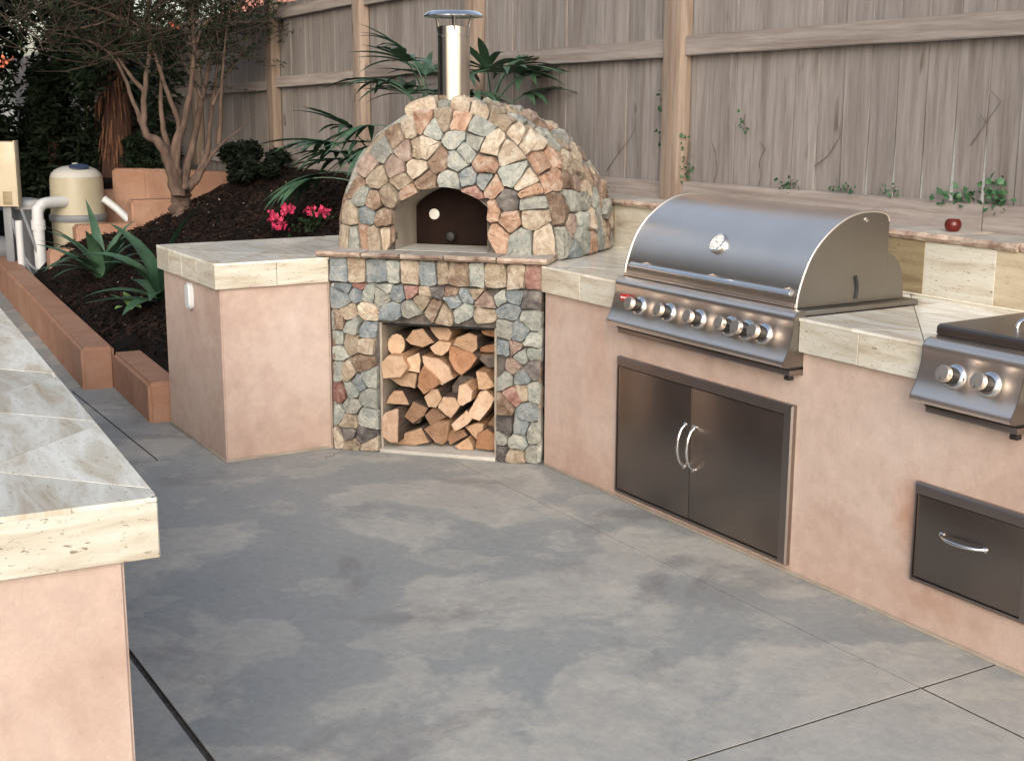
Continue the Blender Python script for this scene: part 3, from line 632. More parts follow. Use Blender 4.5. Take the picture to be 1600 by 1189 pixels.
rail(-7.14, -5.41, 1.63, 1.665, .08); rail(-9.04, -7.26, 1.58, 1.62, .08); rail(-10.94, -9.16, 1.54, 1.58, .08)
for a, b in ((-5.285, -3.81), (-7.14, -5.41), (-3.68, -2.27), (-9.04, -7.26)): rail(a, b, 2.22 + (a + 3.7) * .012, 2.24 + (b + 3.7) * .012, .075)
rail(-.37 + .13, 1.5, 1.115, 1.125, .105, .04, 'kickboard', 'rail_wood'); rail(1.503, 3.2, 1.125, 1.13, .105, .04, 'kickboard', 'rail_wood')
rail(-2.14, -.37, 1.095, 1.105, .105, .035, 'kickboard', 'rail_wood'); rail(-3.68, -2.27, 1.09, 1.095, .10, .035, 'kickboard', 'rail_wood')
rail(-5.285, -3.81, 1.07, 1.085, .09, .035, 'kickboard', 'rail_wood'); rail(-7.14, -5.41, 1.05, 1.065, .09, .035, 'kickboard', 'rail_wood')
def fy(x): return .985 + .02 * (x - 1.5)
# neighbour's house roof, seen over the fence at the top left
nh = thing('neighbour_house', 'neighbouring house whose red tiled roof just shows above the fence', 'house', (-19.5, 6.0, .35))
bm = bmesh.new(); box(bm, -2.2, 4.4, 0, 4, -.05, 2.5); from_bm('wall', bm, 'far_stucco', nh)
rf = bmesh.new(); prism(rf, [(-.5, 2.501), (4.5, 2.501), (2.0, 3.9)], 'x', -2.6, 4.8); bmesh.ops.recalc_face_normals(rf, faces=rf.faces)
rfo = from_bm('roof', rf, 'roof_tile', nh)
bm = bmesh.new()
for i in range(34):
    x = -2.5 + i * .215
    tube(bm, [(x, -.55, 2.53), (x, 1.98, 3.94)], .075, 6)
tag(from_bm('tile_row', bm, 'roof_tile', rfo, smooth=40), kind='stuff')

# ================================================================ COUNTERS
def tiled_top(parent, poly, z, side=.41, ang=45, off=(0, 0), th=.010, gap=.0016, mat='trav_top', first='top_tile'):
    ca, sa = math.cos(R(ang)), math.sin(R(ang)); n = 0
    for i in range(-14, 15):
        for j in range(-14, 15):
            q = []
            for a, b in ((0, 0), (1, 0), (1, 1), (0, 1)):
                u = (i + a) * side + (gap if a == 0 else -gap); v = (j + b) * side + (gap if b == 0 else -gap)
                q.append((off[0] + u * ca - v * sa, off[1] + u * sa + v * ca))
            c = clip_convex(q, poly)
            if len(c) < 3 or abs(area(c)) < 4e-4: continue
            bm = bmesh.new(); cx = sum(p[0] for p in c) / len(c); cy = sum(p[1] for p in c) / len(c); rz_ = rnd.choice((0, 0, 1))
            prism(bm, [(p[0] - cx, p[1] - cy) for p in c], 'z', 0, th - rnd.uniform(0, .0006)); bmesh.ops.recalc_face_normals(bm, faces=bm.faces)
            from_bm(first, bm, mat, parent, loc=(cx, cy, z - th)); n += 1
def edge_tiles(parent, p0, p1, z0, z1, cuts, th=.012, mat='trav_edge', name='edge_tile', nosing=True):
    """tiles on the vertical face from p0 to p1 (2D); outer side is to the right of p0->p1"""
    p0, p1 = Vector(p0), Vector(p1); d = (p1 - p0); L = d.length; d.normalize(); nrm = Vector((d.y, -d.x))
    cuts = [0] + cuts + [L]
    for a, b in zip(cuts, cuts[1:]):
        bm = bmesh.new(); g = .0012
        q = [p0 + d * (a + g), p0 + d * (b - g), p0 + d * (b - g) + nrm * th, p0 + d * (a + g) + nrm * th]
        c = (q[0] + q[2]) / 2
        prism(bm, [(p.x - c.x, p.y - c.y) for p in q], 'z', z0 - (z0 + z1) / 2, z1 - (z0 + z1) / 2); bmesh.ops.recalc_face_normals(bm, faces=bm.faces)
        bmesh.ops.bevel(bm, geom=list(bm.edges), offset=.0015, segments=1, affect='EDGES')
        from_bm(name, bm, mat[int(rnd.random() * len(mat))] if isinstance(mat, list) else mat, parent, loc=(c.x, c.y, (z0 + z1) / 2))
    if nosing:
        bm = bmesh.new(); q = [p0, p1, p1 + nrm * (th - .001), p0 + nrm * (th - .001)]
        prism(bm, [(p.x, p.y) for p in q], 'z', z1 + .0004, z1 + .0095); bmesh.ops.recalc_face_normals(bm, faces=bm.faces)
        bmesh.ops.bevel(bm, geom=list(bm.edges), offset=.002, segments=1, affect='EDGES')
        from_bm('grout_nosing', bm, 'grout', parent)

# ---- long counter on the right, carrying the grill
rc = thing('grill_counter', 'long peach stucco counter with travertine tiles and backsplash holding the grill', 'outdoor counter', (0, 0, 0))
bm = bmesh.new()
box(bm, -.01, 3.6, 0, .72, 0.0, .70)                           # lower body
box(bm, -.01, .575, 0, .72, .7, .886); box(bm, 1.602, 2.158, 0, .72, .7, .886); box(bm, 2.512, 3.6, 0, .72, .7, .886)
box(bm, .575, 1.602, .50, .72, .7, .886); box(bm, 2.158, 2.512, .50, .72, .7, .886)
prism(bm, [(-.012, .02), (-.012, .72), (-.95, .72), (-.75, .45)], 'z', 0, .886)
bmesh.ops.remove_doubles(bm, verts=bm.verts, dist=1e-5)
from_bm('stucco_wall', bm, 'stucco_peach', rc)
boxo('splash_wall', -.95, 3.6, .732, .98, 0, 1.100, 'stucco_peach', rc, 0)
boxo('stucco_foot', .0, 3.6, -.008, -.0015, 0.0, .012, 'plaster', rc, .002)
tiled_top(rc, [(.0, -.028), (.553, -.028), (.553, .72), (-.9, .72), (-.75, .45)], .899, off=(.1, .05))
tiled_top(rc, [(1.602, -.028), (2.14, -.028), (2.14, .48), (2.14, .72), (.56, .72), (.56, .535), (1.602, .535)][0:4] + [(1.602, .72)], .899, off=(1.70, -.17))
tiled_top(rc, [(.56, .535), (1.60, .535), (1.60, .72), (.56, .72)], .899, off=(1.70, -.17))
tiled_top(rc, [(2.53, -.028), (3.6, -.028), (3.6, .72), (2.53, .72)], .899, off=(1.70, -.17))
tiled_top(rc, [(2.14, .48), (2.53, .48), (2.53, .72), (2.14, .72)], .899, off=(1.70, -.17))
edge_tiles(rc, (-.005, -.014), (.575, -.014), .785, .889, [.30])
edge_tiles(rc, (1.602, -.014), (2.150, -.014), .785, .889, [.268])
edge_tiles(rc, (2.514, -.014), (3.60, -.014), .785, .889, [.30, .60, .9])
bm = bmesh.new()
for x0, x1 in ((-.005, .574), (1.603, 2.150), (2.514, 3.6)): box(bm, x0, x1, -.0135, -.0005, .786, .888)
from_bm('tile_backing', bm, 'grout', rc)
# backsplash tiles
xs = [-.87, -.51, -.19, .14, .46, .80, 1.13, 1.447, 1.764, 2.08, 2.40, 2.72, 3.04, 3.36, 3.6]
pal = ['trav_tan', 'trav_edge', 'trav_tan', 'trav_dark', 'trav_edge', 'trav_tan', 'trav_dark', 'trav_edge', 'trav_tan', 'trav_edge', 'trav_tan', 'trav_edge', 'trav_dark', 'trav_edge']
for a, b, m in zip(xs, xs[1:], pal):
    bm = bmesh.new(); w = (b - a) / 2 - .002
    box(bm, -w, w, -.006, .006, -.101, .098, .0012); from_bm('backsplash_tile', bm, m, rc, loc=((a + b) / 2, .7245, 1.0015))
boxo('backsplash_grout', -.87, 3.6, .7205, .731, .9, 1.098, 'grout', rc, 0)
boxo('cove_grout', -.6, 3.6, .711, .7185, .899, .906, 'grout', rc, .002)
def flagstone(name, x0, x1, y0, y1, z0, z1, parent, rough=.012, ends=.006, mats=('flag', 'flag_edge')):
    """slab with a broken front edge (towards -y); top and edge carry their own rock colour"""
    n = max(4, int((x1 - x0) / .035)); front = []
    for i in range(n + 1):
        x = x0 + (x1 - x0) * i / n; front.append((x + (rnd.uniform(-ends, ends) if i in (0, n) else 0), y0 + rnd.uniform(-rough, rough)))
    poly = front + [(x1 + rnd.uniform(-ends, 0), y1), (x0 + rnd.uniform(0, ends), y1)]
    cx, cy, cz = (x0 + x1) / 2, (y0 + y1) / 2, (z0 + z1) / 2
    bm = bmesh.new(); lo = []; mid = []; hi = []
    for x, y in poly:
        f = 1 if y < y1 - .01 else 0; dz = rnd.uniform(-.0025, .0025)
        lo.append(bm.verts.new((x - cx, y - cy + f * .008, z0 - cz)))
        mid.append(bm.verts.new((x - cx, y - cy + f * rnd.uniform(-.006, .002), (z0 + z1) / 2 - cz + rnd.uniform(-.004, .004))))
        hi.append(bm.verts.new((x - cx, y - cy + f * .005, z1 - cz + dz * f)))
    m = len(poly)
    for a, b in ((lo, mid), (mid, hi)):
        for i in range(m): bm.faces.new((a[i], a[(i + 1) % m], b[(i + 1) % m], b[i])).material_index = 1
    bm.faces.new(lo[::-1]).material_index = 1; bm.faces.new(hi)
    bmesh.ops.recalc_face_normals(bm, faces=bm.faces); bmesh.ops.triangulate(bm, faces=[f for f in bm.faces if len(f.verts) > 4])
    return from_bm(name, bm, list(mats), parent, loc=(cx, cy, cz), smooth=25)
caps = [-.86, -.42, .02, .47, .93, 1.26, 1.565, 1.86, 2.22, 2.65, 3.1, 3.6]
for a, b in zip(caps, caps[1:]):
    flagstone('cap_stone', a + .002, b - .002, .700 + rnd.uniform(-.008, .004), .945, 1.1015, 1.131 + rnd.uniform(-.002, .003), rc, .006)

# ---- left end counter (pillar) beside the oven
pc = thing('end_counter', 'short peach stucco counter left of the stone oven with travertine slab edge', 'outdoor counter', (0, 0, 0))
bm = bmesh.new(); prism(bm, [(-1.605, -1.213), (-.757, -1.213), (-.757, -.70), (-.80, -.66), (-1.25, -.25), (-1.605, -.25)], 'z', 0, .886)
bmesh.ops.recalc_face_normals(bm, faces=bm.faces)
bmesh.ops.bevel(bm, geom=[e for e in bm.edges if abs(e.verts[0].co.z - e.verts[1].co.z) > .05], offset=.006, segments=2, affect='EDGES')
from_bm('stucco_wall', bm, 'stucco_peach', pc)
boxo('stucco_foot', -1.605, -.750, -1.221, -1.2145, 0, .014, 'plaster', pc, .002)
boxo('stucco_foot', -.7555, -.749, -1.2145, -.72, 0, .014, 'plaster', pc, .002)
tiled_top(pc, [(-1.622, -1.238), (-.737, -1.238), (-.737, -.705), (-.78, -.66), (-1.2, -.22), (-1.622, -.22)], .899, off=(-.74, -1.23), ang=45)
edge_tiles(pc, (-1.622, -1.226), (-.737, -1.226), .785, .889, [.20, .40, .62])
edge_tiles(pc, (-.749, -1.240), (-.749, -.708), .785, .889, [.285])
bm = bmesh.new(); box(bm, -1.62, -.749, -1.2255, -1.2135, .786, .888); box(bm, -.7565, -.7495, -1.2255, -.706, .786, .888)
from_bm('tile_backing', bm, 'grout', pc)
# oval white outlet cover
bm = bmesh.new(); pts = []
for k in range(24):
    a = k * math.tau / 24; pts.append((-1.165 + .036 * math.cos(a), .702 + .034 * math.sin(a) + (.030 if math.sin(a) > 0 else -.030)))
prism(bm, pts, 'y', -1.238, -1.2145); bmesh.ops.recalc_face_normals(bm, faces=bm.faces)
bmesh.ops.bevel(bm, geom=[e for e in bm.edges if all(v.co.y < -1.237 for v in e.verts)], offset=.008, segments=3, affect='EDGES')
cov = from_bm('outlet_cover', bm, 'white_plastic', pc, smooth=50)
cov['label'] = 'white oval weatherproof outlet cover on the side wall'

# ---- island in the foreground left
ia = thing('island_counter', 'sunlit foreground counter with thick travertine edge over peach stucco at lower left', 'outdoor counter', (2.533, -2.43, 0), R(-3.85))
bm = bmesh.new(); box(bm, -4.2, -.018, -.98, -.062, 0, .888)
bmesh.ops.bevel(bm, geom=[e for e in bm.edges if abs(e.verts[0].co.z - e.verts[1].co.z) > .05], offset=.006, segments=2, affect='EDGES')
from_bm('stucco_wall', bm, 'stucco_peach', ia)
tiled_top(ia, [(-4.25, -1.04), (0, -1.04), (0, 0), (-4.25, 0)], .899, side=.41, ang=45, off=(-.62, .02))
edge_tiles(ia, (-.012, -1.04), (-.012, 0), .785, .889, [.28, .69])
edge_tiles(ia, (0, -.012), (-4.25, -.012), .785, .889, [.4, .8, 1.2, 1.6, 2.0, 2.4, 2.8, 3.2, 3.6])
bm = bmesh.new(); box(bm, -4.2, -.0125, -1.03, -.0125, .80, .8885); from_bm('tile_backing', bm, 'grout', ia)

# ================================================================ STONE OVEN
OX, OY, OA = -.372, -.36, R(43.5)
ob = thing('oven_base', 'mosaic stone oven base with a square firewood niche', 'oven base', (OX, OY, 0), OA)
SETB = .034                                                     # mortar plane behind the stone faces
NX0, NX1, NZ0, NZ1 = -.275, .285, .018, .606
bm = bmesh.new()
box(bm, -.485, NX0, SETB, .62, 0, .90); box(bm, NX1, .482, SETB, .62, 0, .90); box(bm, NX0, NX1, SETB, .62, NZ1, .90)
from_bm('mortar_core', bm, 'mortar', ob)
bm = bmesh.new(); box(bm, NX0 + .0015, NX0 + .012, SETB - .004, .6, NZ0, NZ1 - .0015); box(bm, NX1 - .012, NX1 - .0015, SETB - .004, .6, NZ0, NZ1 - .0015)
box(bm, NX0 + .012, NX1 - .012, .585, .6, NZ0, NZ1); from_bm('niche_lining', bm, 'plaster', ob)
boxo('niche_ceiling', NX0 + .012, NX1 - .012, SETB + .01, .585, NZ1 - .012, NZ1 - .0016, 'near_black', ob, 0)
boxo('niche_floor', NX0 + .001, NX1 - .001, .004, .6, .0005, NZ0, 'hearth', ob, .002)
base_map = lambda u, v, d: (u, SETB - d, v)
sd_ = [(a, b) for a, b, c in BASE_STONES]; keys = [c for a, b, c in BASE_STONES]
gh = []
for (x, z) in sd_:
    gh += [(2 * -.497 - x, z), (2 * .495 - x, z), (x, 2 * .785 - z), (x, -z)]
    if x < NX0 and z < NZ1 + .03: gh.append((2 * NX0 - x, z))
    if x > NX1 and z < NZ1 + .03: gh.append((2 * NX1 - x, z))
    if z > NZ1 and NX0 - .03 < x < NX1 + .03: gh.append((x, 2 * NZ1 - z))
push = edge_dist_push((NX0 - .004, NX1 + .004, -1, NZ1 - .002))
for poly, kk in zip(cells(sd_, gh, [(-.497, .002), (.495, .002), (.495, .785), (-.497, .785)]), keys):
    stone(poly, base_map, .032, 'st' + kk, ob, gap=.0012, push=push)
xs_ = [-.50, -.405, -.315, -.215, -.155, -.065, .025, .10, .195, .285, .375, .50]
tops = ['B', 'C', 'B', 'A', 'C', 'B', 'T', 'W', 'A', 'T', 'C', 'R']
xs_ = [-.502, -.412, -.325, -.222, -.160, -.067, .010, .068, .165, .243, .337, .420, .500]
for a, b, kk in zip(xs_, xs_[1:], tops):
    j = rnd.uniform(-.006, .006)
    stone([(a, .788 + j), (b, .788 + rnd.uniform(-.006, .006)), (b + rnd.uniform(-.005, .005), .902), (a + rnd.uniform(-.005, .005), .902)], base_map, .040, 'st' + kk, ob, gap=.0025)
# hearth flagstones
for a, b, mt in ((-.545, -.335, 0), (-.330, -.150, 1), (-.146, .055, 0), (.059, .300, 0), (.304, .525, 1)):
    o = flagstone('hearth_stone', a, b, -.045 + rnd.uniform(-.008, .008), .23, .906, .929 + rnd.uniform(-.002, .002), ob, .008, .006)
# returns of the two stone columns
for sx, xx, zs in ((1, .4965, [.0, .13, .25, .36, .5, .62, .78]), (-1, -.498, [.0, .16, .3, .42, .55, .66, .78])):
    for z0, z1 in zip(zs, zs[1:]):
        stone([(.0, z0 + .004), (.05, z0 + .004), (.05, z1), (.0, z1)], (lambda u, v, d, xx=xx, sx=sx: (xx + sx * d * .5 - sx * .012, u + .004, v)), .02, 'st' + rnd.choice('AGTWB'), ob, gap=.003)

# ---- dome
dome = thing('pizza_oven', 'dome-shaped wood fired pizza oven clad in multicoloured fieldstone', 'pizza oven', (OX, OY, 0), OA)
Z0 = .90; FW, FH, FT = .510, .655, .135
def face_map(u, v, d):
    rho = math.hypot(u / FW, (v - Z0) / FH); k = max(0, rho - .70)
    tt = FT + .30 * k * k * 1.9
    nx = 1.9 * .6 * k * (u / FW) ; nzv = 1.9 * .6 * k * ((v - Z0) / FH)
    n = Vector((nx, -1, nzv)).normalized()
    return Vector((u, tt, v)) + n * d
AX0, AX1, AZ0, AZ1, AZM = -.222, .214, .93, 1.112, 1.205
def arch_top(x):
    f = (x - AX0) / (AX1 - AX0); f = min(1, max(0, f)); return AZ1 + .02 * f + (AZM - AZ1) * math.sin(math.pi * f) ** .8
def in_open(p, m=0.0): return AX0 - m < p[0] < AX1 + m and p[1] < arch_top(p[0]) + m
def face_push(p):
    x, y = p
    if in_open(p):
        c = [(x - AX0, (AX0, y)), (AX1 - x, (AX1, y)), (arch_top(x) - y, (x, arch_top(x)))]
        x, y = min(c)[1]
    r = math.hypot(x / FW, (y - Z0) / FH)
    if r > 1.0: x, y = x / r, Z0 + (y - Z0) / r
    return (x, max(y, Z0 + .006))
sd_ = []; keys = []
for a, b, c in FACADE:
    r = math.hypot(a / FW, (b - Z0) / FH)
    if r > 1.04 or in_open((a, b)): continue
    if r > .92: f = .92 / r; a, b = a * f, Z0 + (b - Z0) * f
    if all(math.hypot(a - p[0], b - p[1]) > .035 for p in sd_): sd_.append((a, b)); keys.append(c)
gh = []
for (x, z) in sd_:
    r = math.hypot(x / FW, (z - Z0) / FH); f = (2 - r) / max(r, .01)
    if r > .6: gh.append((x * f, Z0 + (z - Z0) * f))
    gh.append((x, 2 * Z0 - z))
    if z < AZ1 + .02: gh.append((2 * (AX0 if x < 0 else AX1) - x, z))
    elif AX0 < x < AX1: gh.append((x * .9, 2 * arch_top(x) - z))
win = [(FW * 1.02 * math.cos(k * math.pi / 24), Z0 + FH * 1.02 * math.sin(k * math.pi / 24)) for k in range(25)]
for poly, kk in zip(cells(sd_, gh, win), keys):
    stone(poly, face_map, .040, 'st' + kk, dome, gap=.0014, push=face_push)
# mortar face with the arched opening
bm = bmesh.new(); rows = []
NA, NR = 60, 7; cc = (-.004, .95)
for i in range(NA + 1):
    a = math.pi * i / NA; dx, dz = math.cos(a), math.sin(a)
    lo, hi = 0.0, 1.2                                            # inner radius by bisection
    for _ in range(30):
        m_ = (lo + hi) / 2; p = (cc[0] + dx * m_, cc[1] + dz * m_)
        if in_open(p): lo = m_
        else: hi = m_
    ri = lo; lo, hi = 0.0, 1.5
    for _ in range(30):
        m_ = (lo + hi) / 2; x, z = cc[0] + dx * m_, cc[1] + dz * m_
        if math.hypot(x / FW, (z - Z0) / FH) < 1.0: lo = m_
        else: hi = m_
    ro = lo; rows.append([Vector(face_map(cc[0] + dx * (ri + (ro - ri) * j / NR), cc[1] + dz * (ri + (ro - ri) * j / NR), 0)) for j in range(NR + 1)])
def pt(v): return bm.verts.new(v)
V_ = [[pt(p) for p in r] for r in rows]
for i in range(NA):
    for j in range(NR): bm.faces.new((V_[i][j], V_[i + 1][j], V_[i + 1][j + 1], V_[i][j + 1]))
for r in (V_[0], V_[-1]):                                         # feet down to the hearth
    q = [bm.verts.new((v.co.x, v.co.y, Z0)) for v in r]
    for j in range(NR): bm.faces.new((r[j], r[j + 1], q[j + 1], q[j]))
bmesh.ops.recalc_face_normals(bm, faces=bm.faces)
from_bm('face_mortar', bm, 'mortar', dome, smooth=60)
# opening jamb, soffit, recessed door
bm = bmesh.new(); prof = [(AX0, Z0 + .0295)] + [(AX0 + (AX1 - AX0) * k / 20, arch_top(AX0 + (AX1 - AX0) * k / 20)) for k in range(21)] + [(AX1, Z0 + .0295)]
A = [bm.verts.new((x, FT - .02, z)) for x, z in prof]; B = [bm.verts.new((x, FT + .27, z)) for x, z in prof]
for i in range(len(prof) - 1): bm.faces.new((A[i], A[i + 1], B[i + 1], B[i]))
from_bm('opening_jamb', bm, 'plaster', dome, smooth=50)
door = prismo('oven_door', [(AX0 + .002 + (AX1 - AX0 - .004) * k / 20, arch_top(AX0 + (AX1 - AX0) * k / 20) - .002) for k in range(21)][::-1] + [(AX0 + .002, .931), (AX1 - .002, .931)], 'y', FT + .26, FT + .275, 'oven_door', dome)
latheo('thermometer', [(.022, 0), (.025, .004), (.025, .010), (.021, .012), (.0, .012)], (-.128, FT + .2595, 1.072), (0, -1, 0), 'dial', door)
latheo('door_knob', [(.010, 0), (.010, .03), (.021, .034), (.024, .046), (.018, .056), (0, .058)], (-.035, FT + .2595, .975), (0, -1, 0), 'black', door)
boxo('hearth_floor', AX0 + .001, AX1 - .001, .10, FT + .235, .9295, .9315, 'hearth', dome, 0)
# body
ST = [(.187, .5115, .6565), (.32, .560, .665), (.48, .600, .652), (.66, .618, .625), (.84, .600, .572), (1.0, .545, .50), (1.14, .44, .395), (1.235, .29, .27), (1.27, .10, .10)]
arc = [0.0]
for a, b in zip(ST, ST[1:]): arc.append(arc[-1] + math.hypot(b[0] - a[0], b[2] - a[2]))
TOT = arc[-1]
def sect(s):
    s = min(max(s, 0), TOT - 1e-4)
    for i in range(len(ST) - 1):
        if s <= arc[i + 1]:
            f = (s - arc[i]) / (arc[i + 1] - arc[i]); return [ST[i][k] + (ST[i + 1][k] - ST[i][k]) * f for k in range(3)]
UH = .98                                                         # half arch length used for the flat layout (0..2*UH)
def body_pt(u, v):
    phi = math.pi * min(max(u / (2 * UH), 0), 1); t_, w_, h_ = sect(v)
    c, s_ = math.cos(phi), math.sin(phi); e = 2 / (2.0 + .25 * min(1, v / .25))
    return Vector((w_ * (abs(c) ** e) * (1 if c >= 0 else -1), t_, Z0 + h_ * (max(s_, 0) ** e)))
def body_map(u, v, d):
    p = body_pt(u, v)
    if d == 0: return p
    a = body_pt(u + .02, v) - body_pt(u - .02, v); b = body_pt(u, v + .02) - body_pt(u, v - .02); n = b.cross(a)
    if n.length < 1e-9: n = Vector((0, 1, 0))
    n.normalize()
    if n.dot(p - Vector((0, .6, 1.0))) < 0: n = -n
    return p + n * d
sd_ = []; tries = 0
while tries < 9000 and len(sd_) < 236:
    tries += 1; p = (rnd.uniform(.015, 2 * UH - .015), rnd.uniform(.02, TOT - .03)); sc = max(.35, sect(p[1])[1] / .62)
    dmin = .061 if p[0] < 1.12 * UH and p[1] < TOT * .72 else .125
    if all(math.hypot((p[0] - q[0]) * sc, p[1] - q[1]) > dmin for q in sd_): sd_.append(p)
def hole(p):                                                     # flue passes here
    w = body_pt(*p); return math.hypot(w.x, w.y - .36) < .075 and w.z > 1.4
sd_ = [p for p in sd_ if not hole(p)]
gh = []
for x, y in sd_: gh += [(-x, y), (4 * UH - x, y), (x, -y), (x, 2 * TOT - y)]
BODYK = 'AAAGGTTTPWCBAGTCOWAG'
for poly in cells(sd_, gh, [(0, 0), (2 * UH, 0), (2 * UH, TOT), (0, TOT)]):
    uu = sum(p[0] for p in poly) / max(1, len(poly))
    stone(poly, body_map, .042 if uu < 1.15 * UH else .020, 'st' + rnd.choice(BODYK), dome, gap=.0035, amt=.004)
bm = bmesh.new(); NU, NV = 48, 26
V_ = [[bm.verts.new(body_pt(2 * UH * i / NU, TOT * j / NV)) for j in range(NV + 1)] for i in range(NU + 1)]
for i in range(NU):
    for j in range(NV): bm.faces.new((V_[i][j], V_[i + 1][j], V_[i + 1][j + 1], V_[i][j + 1]))
bmesh.ops.recalc_face_normals(bm, faces=bm.faces); from_bm('dome_mortar', bm, 'mortar', dome, smooth=60)
# chimney
CHX, CHY = -.012, .34
pipe = latheo('chimney_pipe', [(.073, 1.40), (.073, 1.875), (.075, 1.877), (.075, 1.883), (.073, 1.885), (.073, 1.920), (.068, 1.922), (.066, 1.89), (.0, 1.88)], (CHX, CHY, 0), (0, 0, 1), 'pipe_steel', dome, 48, 30)
for a in (200, 290, 20, 110):
    c, s_ = math.cos(R(a)), math.sin(R(a))
    tubeo('cap_strut', [(CHX + .070 * c, CHY + .070 * s_, 1.90), (CHX + .070 * c, CHY + .070 * s_, 1.93), (CHX + .082 * c, CHY + .082 * s_, 1.969)], .0065, 'steel_side', pipe, 6)
latheo('chimney_cap', [(.0, 1.966), (.128, 1.965), (.134, 1.963), (.135, 1.968), (.122, 1.980), (.110, 1.986), (.0, 1.993)], (CHX, CHY, 0), (0, 0, 1), 'chrome', pipe, 48, 30)

# ================================================================ FIREWOOD
LOGLAB = ['small whole round log at the top left of the niche', 'split log with orange side beside the top left round log', 'orange-faced split log hanging from the top centre of the pile',
 'small dull split log below the top centre log', 'wide pale wedge log on top of the bright orange log', 'bright orange knotty log under the wide pale wedge', 'chunky tan log touching the left wall in the upper pile',
 'narrow tan log between the chunky left log and the big pale wedge', 'large pale curved wedge log in the middle of the pile', 'flat thin log under the chunky left log', 'orange triangular log below the big pale wedge',
 'half round log with ragged bark on the left wall', 'big pale half round log at the bottom left', 'square brown split log right of the ragged half log', 'small pale round log in the centre of the pile',
 'rough pale five-sided log right of the small central round', 'pale oval faced log set in dark bark', 'small brown split log under the rough five-sided log', 'slim pale split log slanting down at lower right',
 'large pale rectangular split log near the right wall', 'curved wedge log against the right wall at mid height', 'broad brown wedge log at the bottom centre', 'flat wide log lying on the niche floor at left',
 'dull brown wedge log left of the bottom right pair', 'tan triangular log above the bottom right log', 'low tan wedge log on the niche floor at right', 'reddish round log in the bottom right corner',
 'thin orange split log in the top right corner', 'grey weathered log below the orange one at upper right', 'dark orange split log at the very top right', 'tiny grey splinter wedged in the lower left gap',
 'dark brown log half hidden at the lower right wall', 'dark barked log behind the pale oval faced one']
for (poly, key, kind), lab in zip(LOGS, LOGLAB):
    dep = .085 + rnd.uniform(-.03, .035)
    if key == 'K': dep += .05
    if kind == 'bark': dep = .165
    if lab.startswith(('dark brown log half', 'thin orange', 'dark orange', 'tiny grey', 'grey weath')): dep = .15
    if lab.startswith('pale oval'): dep = .06
    mx = min(p[0] for p in poly)
    if mx + .43 * (.1 - dep) < -.262: dep = max(.008, .1 - (-.262 - mx) / .43)
    # the outlines were measured on the plane .1 m behind the stone face; carry them to this log's own depth
    poly = [(min(max(a + .43 * (.1 - dep), -.262), .270), max(b + .22 * (.1 - dep), .0215)) for a, b in poly]
    cu = sum(p[0] for p in poly) / len(poly); cv = sum(p[1] for p in poly) / len(poly)
    t = thing('firewood_log', lab, 'firewood', (0, 0, 0), 0, 'split firewood stacked in the oven niche')
    loc = Matrix.Translation((OX, OY, 0)) @ Matrix.Rotation(OA, 4, 'Z') @ Vector((cu, dep, cv)); t.location = loc; t.rotation_euler = (0, 0, OA)
    pts = []
    n = len(poly)
    for i, a in enumerate(poly):
        b = poly[(i + 1) % n]; L = math.hypot(b[0] - a[0], b[1] - a[1]); m_ = max(1, int(L / .018))
        for j in range(m_):
            f = j / m_; x = a[0] + (b[0] - a[0]) * f - cu; z = a[1] + (b[1] - a[1]) * f - cv
            if 0 < j: x += rnd.uniform(-.0016, .0016); z += rnd.uniform(-.0016, .0016)
            pts.append((x * 1.02, z * 1.02))
    L = .58 - dep - .03; sh = (rnd.uniform(-.006, .006), rnd.uniform(-.004, .004))
    tilt = (rnd.uniform(-.12, .12), rnd.uniform(-.12, .12))
    yy = lambda x, z: x * tilt[0] + z * tilt[1]
    bm = bmesh.new()
    r0 = [bm.verts.new((x * .95, yy(x, z) - .003, z * .95)) for x, z in pts]
    r1 = [bm.verts.new((x * .45, yy(x, z) * .5 - .003 + rnd.uniform(-.003, .003), z * .45)) for x, z in pts]; c = bm.verts.new((0, rnd.uniform(-.004, .002), 0))
    rr_ = [bm.verts.new((x, yy(x, z) + .003, z)) for x, z in pts]; m_ = len(pts)
    for i in range(m_):
        bm.faces.new((rr_[i], rr_[(i + 1) % m_], r0[(i + 1) % m_], r0[i])); bm.faces.new((r0[i], r0[(i + 1) % m_], r1[(i + 1) % m_], r1[i])); bm.faces.new((r1[i], r1[(i + 1) % m_], c))
    bmesh.ops.recalc_face_normals(bm, faces=bm.faces)
    from_bm('cut_face', bm, 'end' + key, t, smooth=25)
    bm = bmesh.new(); rings = []
    for f in (0, .12, .35, .7, 1.0):
        rings.append([bm.verts.new((x * (1 + (0 if f == 0 else rnd.uniform(-.03, .03))) + sh[0] * f, yy(x, z) * (1 - f) + .0035 + L * f, z * (1 + (0 if f == 0 else rnd.uniform(-.03, .03))) + sh[1] * f)) for x, z in pts])
    for a, b in zip(rings, rings[1:]):
        for i in range(m_): bm.faces.new((a[i], a[(i + 1) % m_], b[(i + 1) % m_], b[i]))
    bm.faces.new(rings[-1]); bmesh.ops.recalc_face_normals(bm, faces=bm.faces)
    from_bm('split_side' if kind == 'split' else 'bark', bm, 'log_side' if kind == 'split' and rnd.random() < .6 else 'log_bark', t, smooth=35)

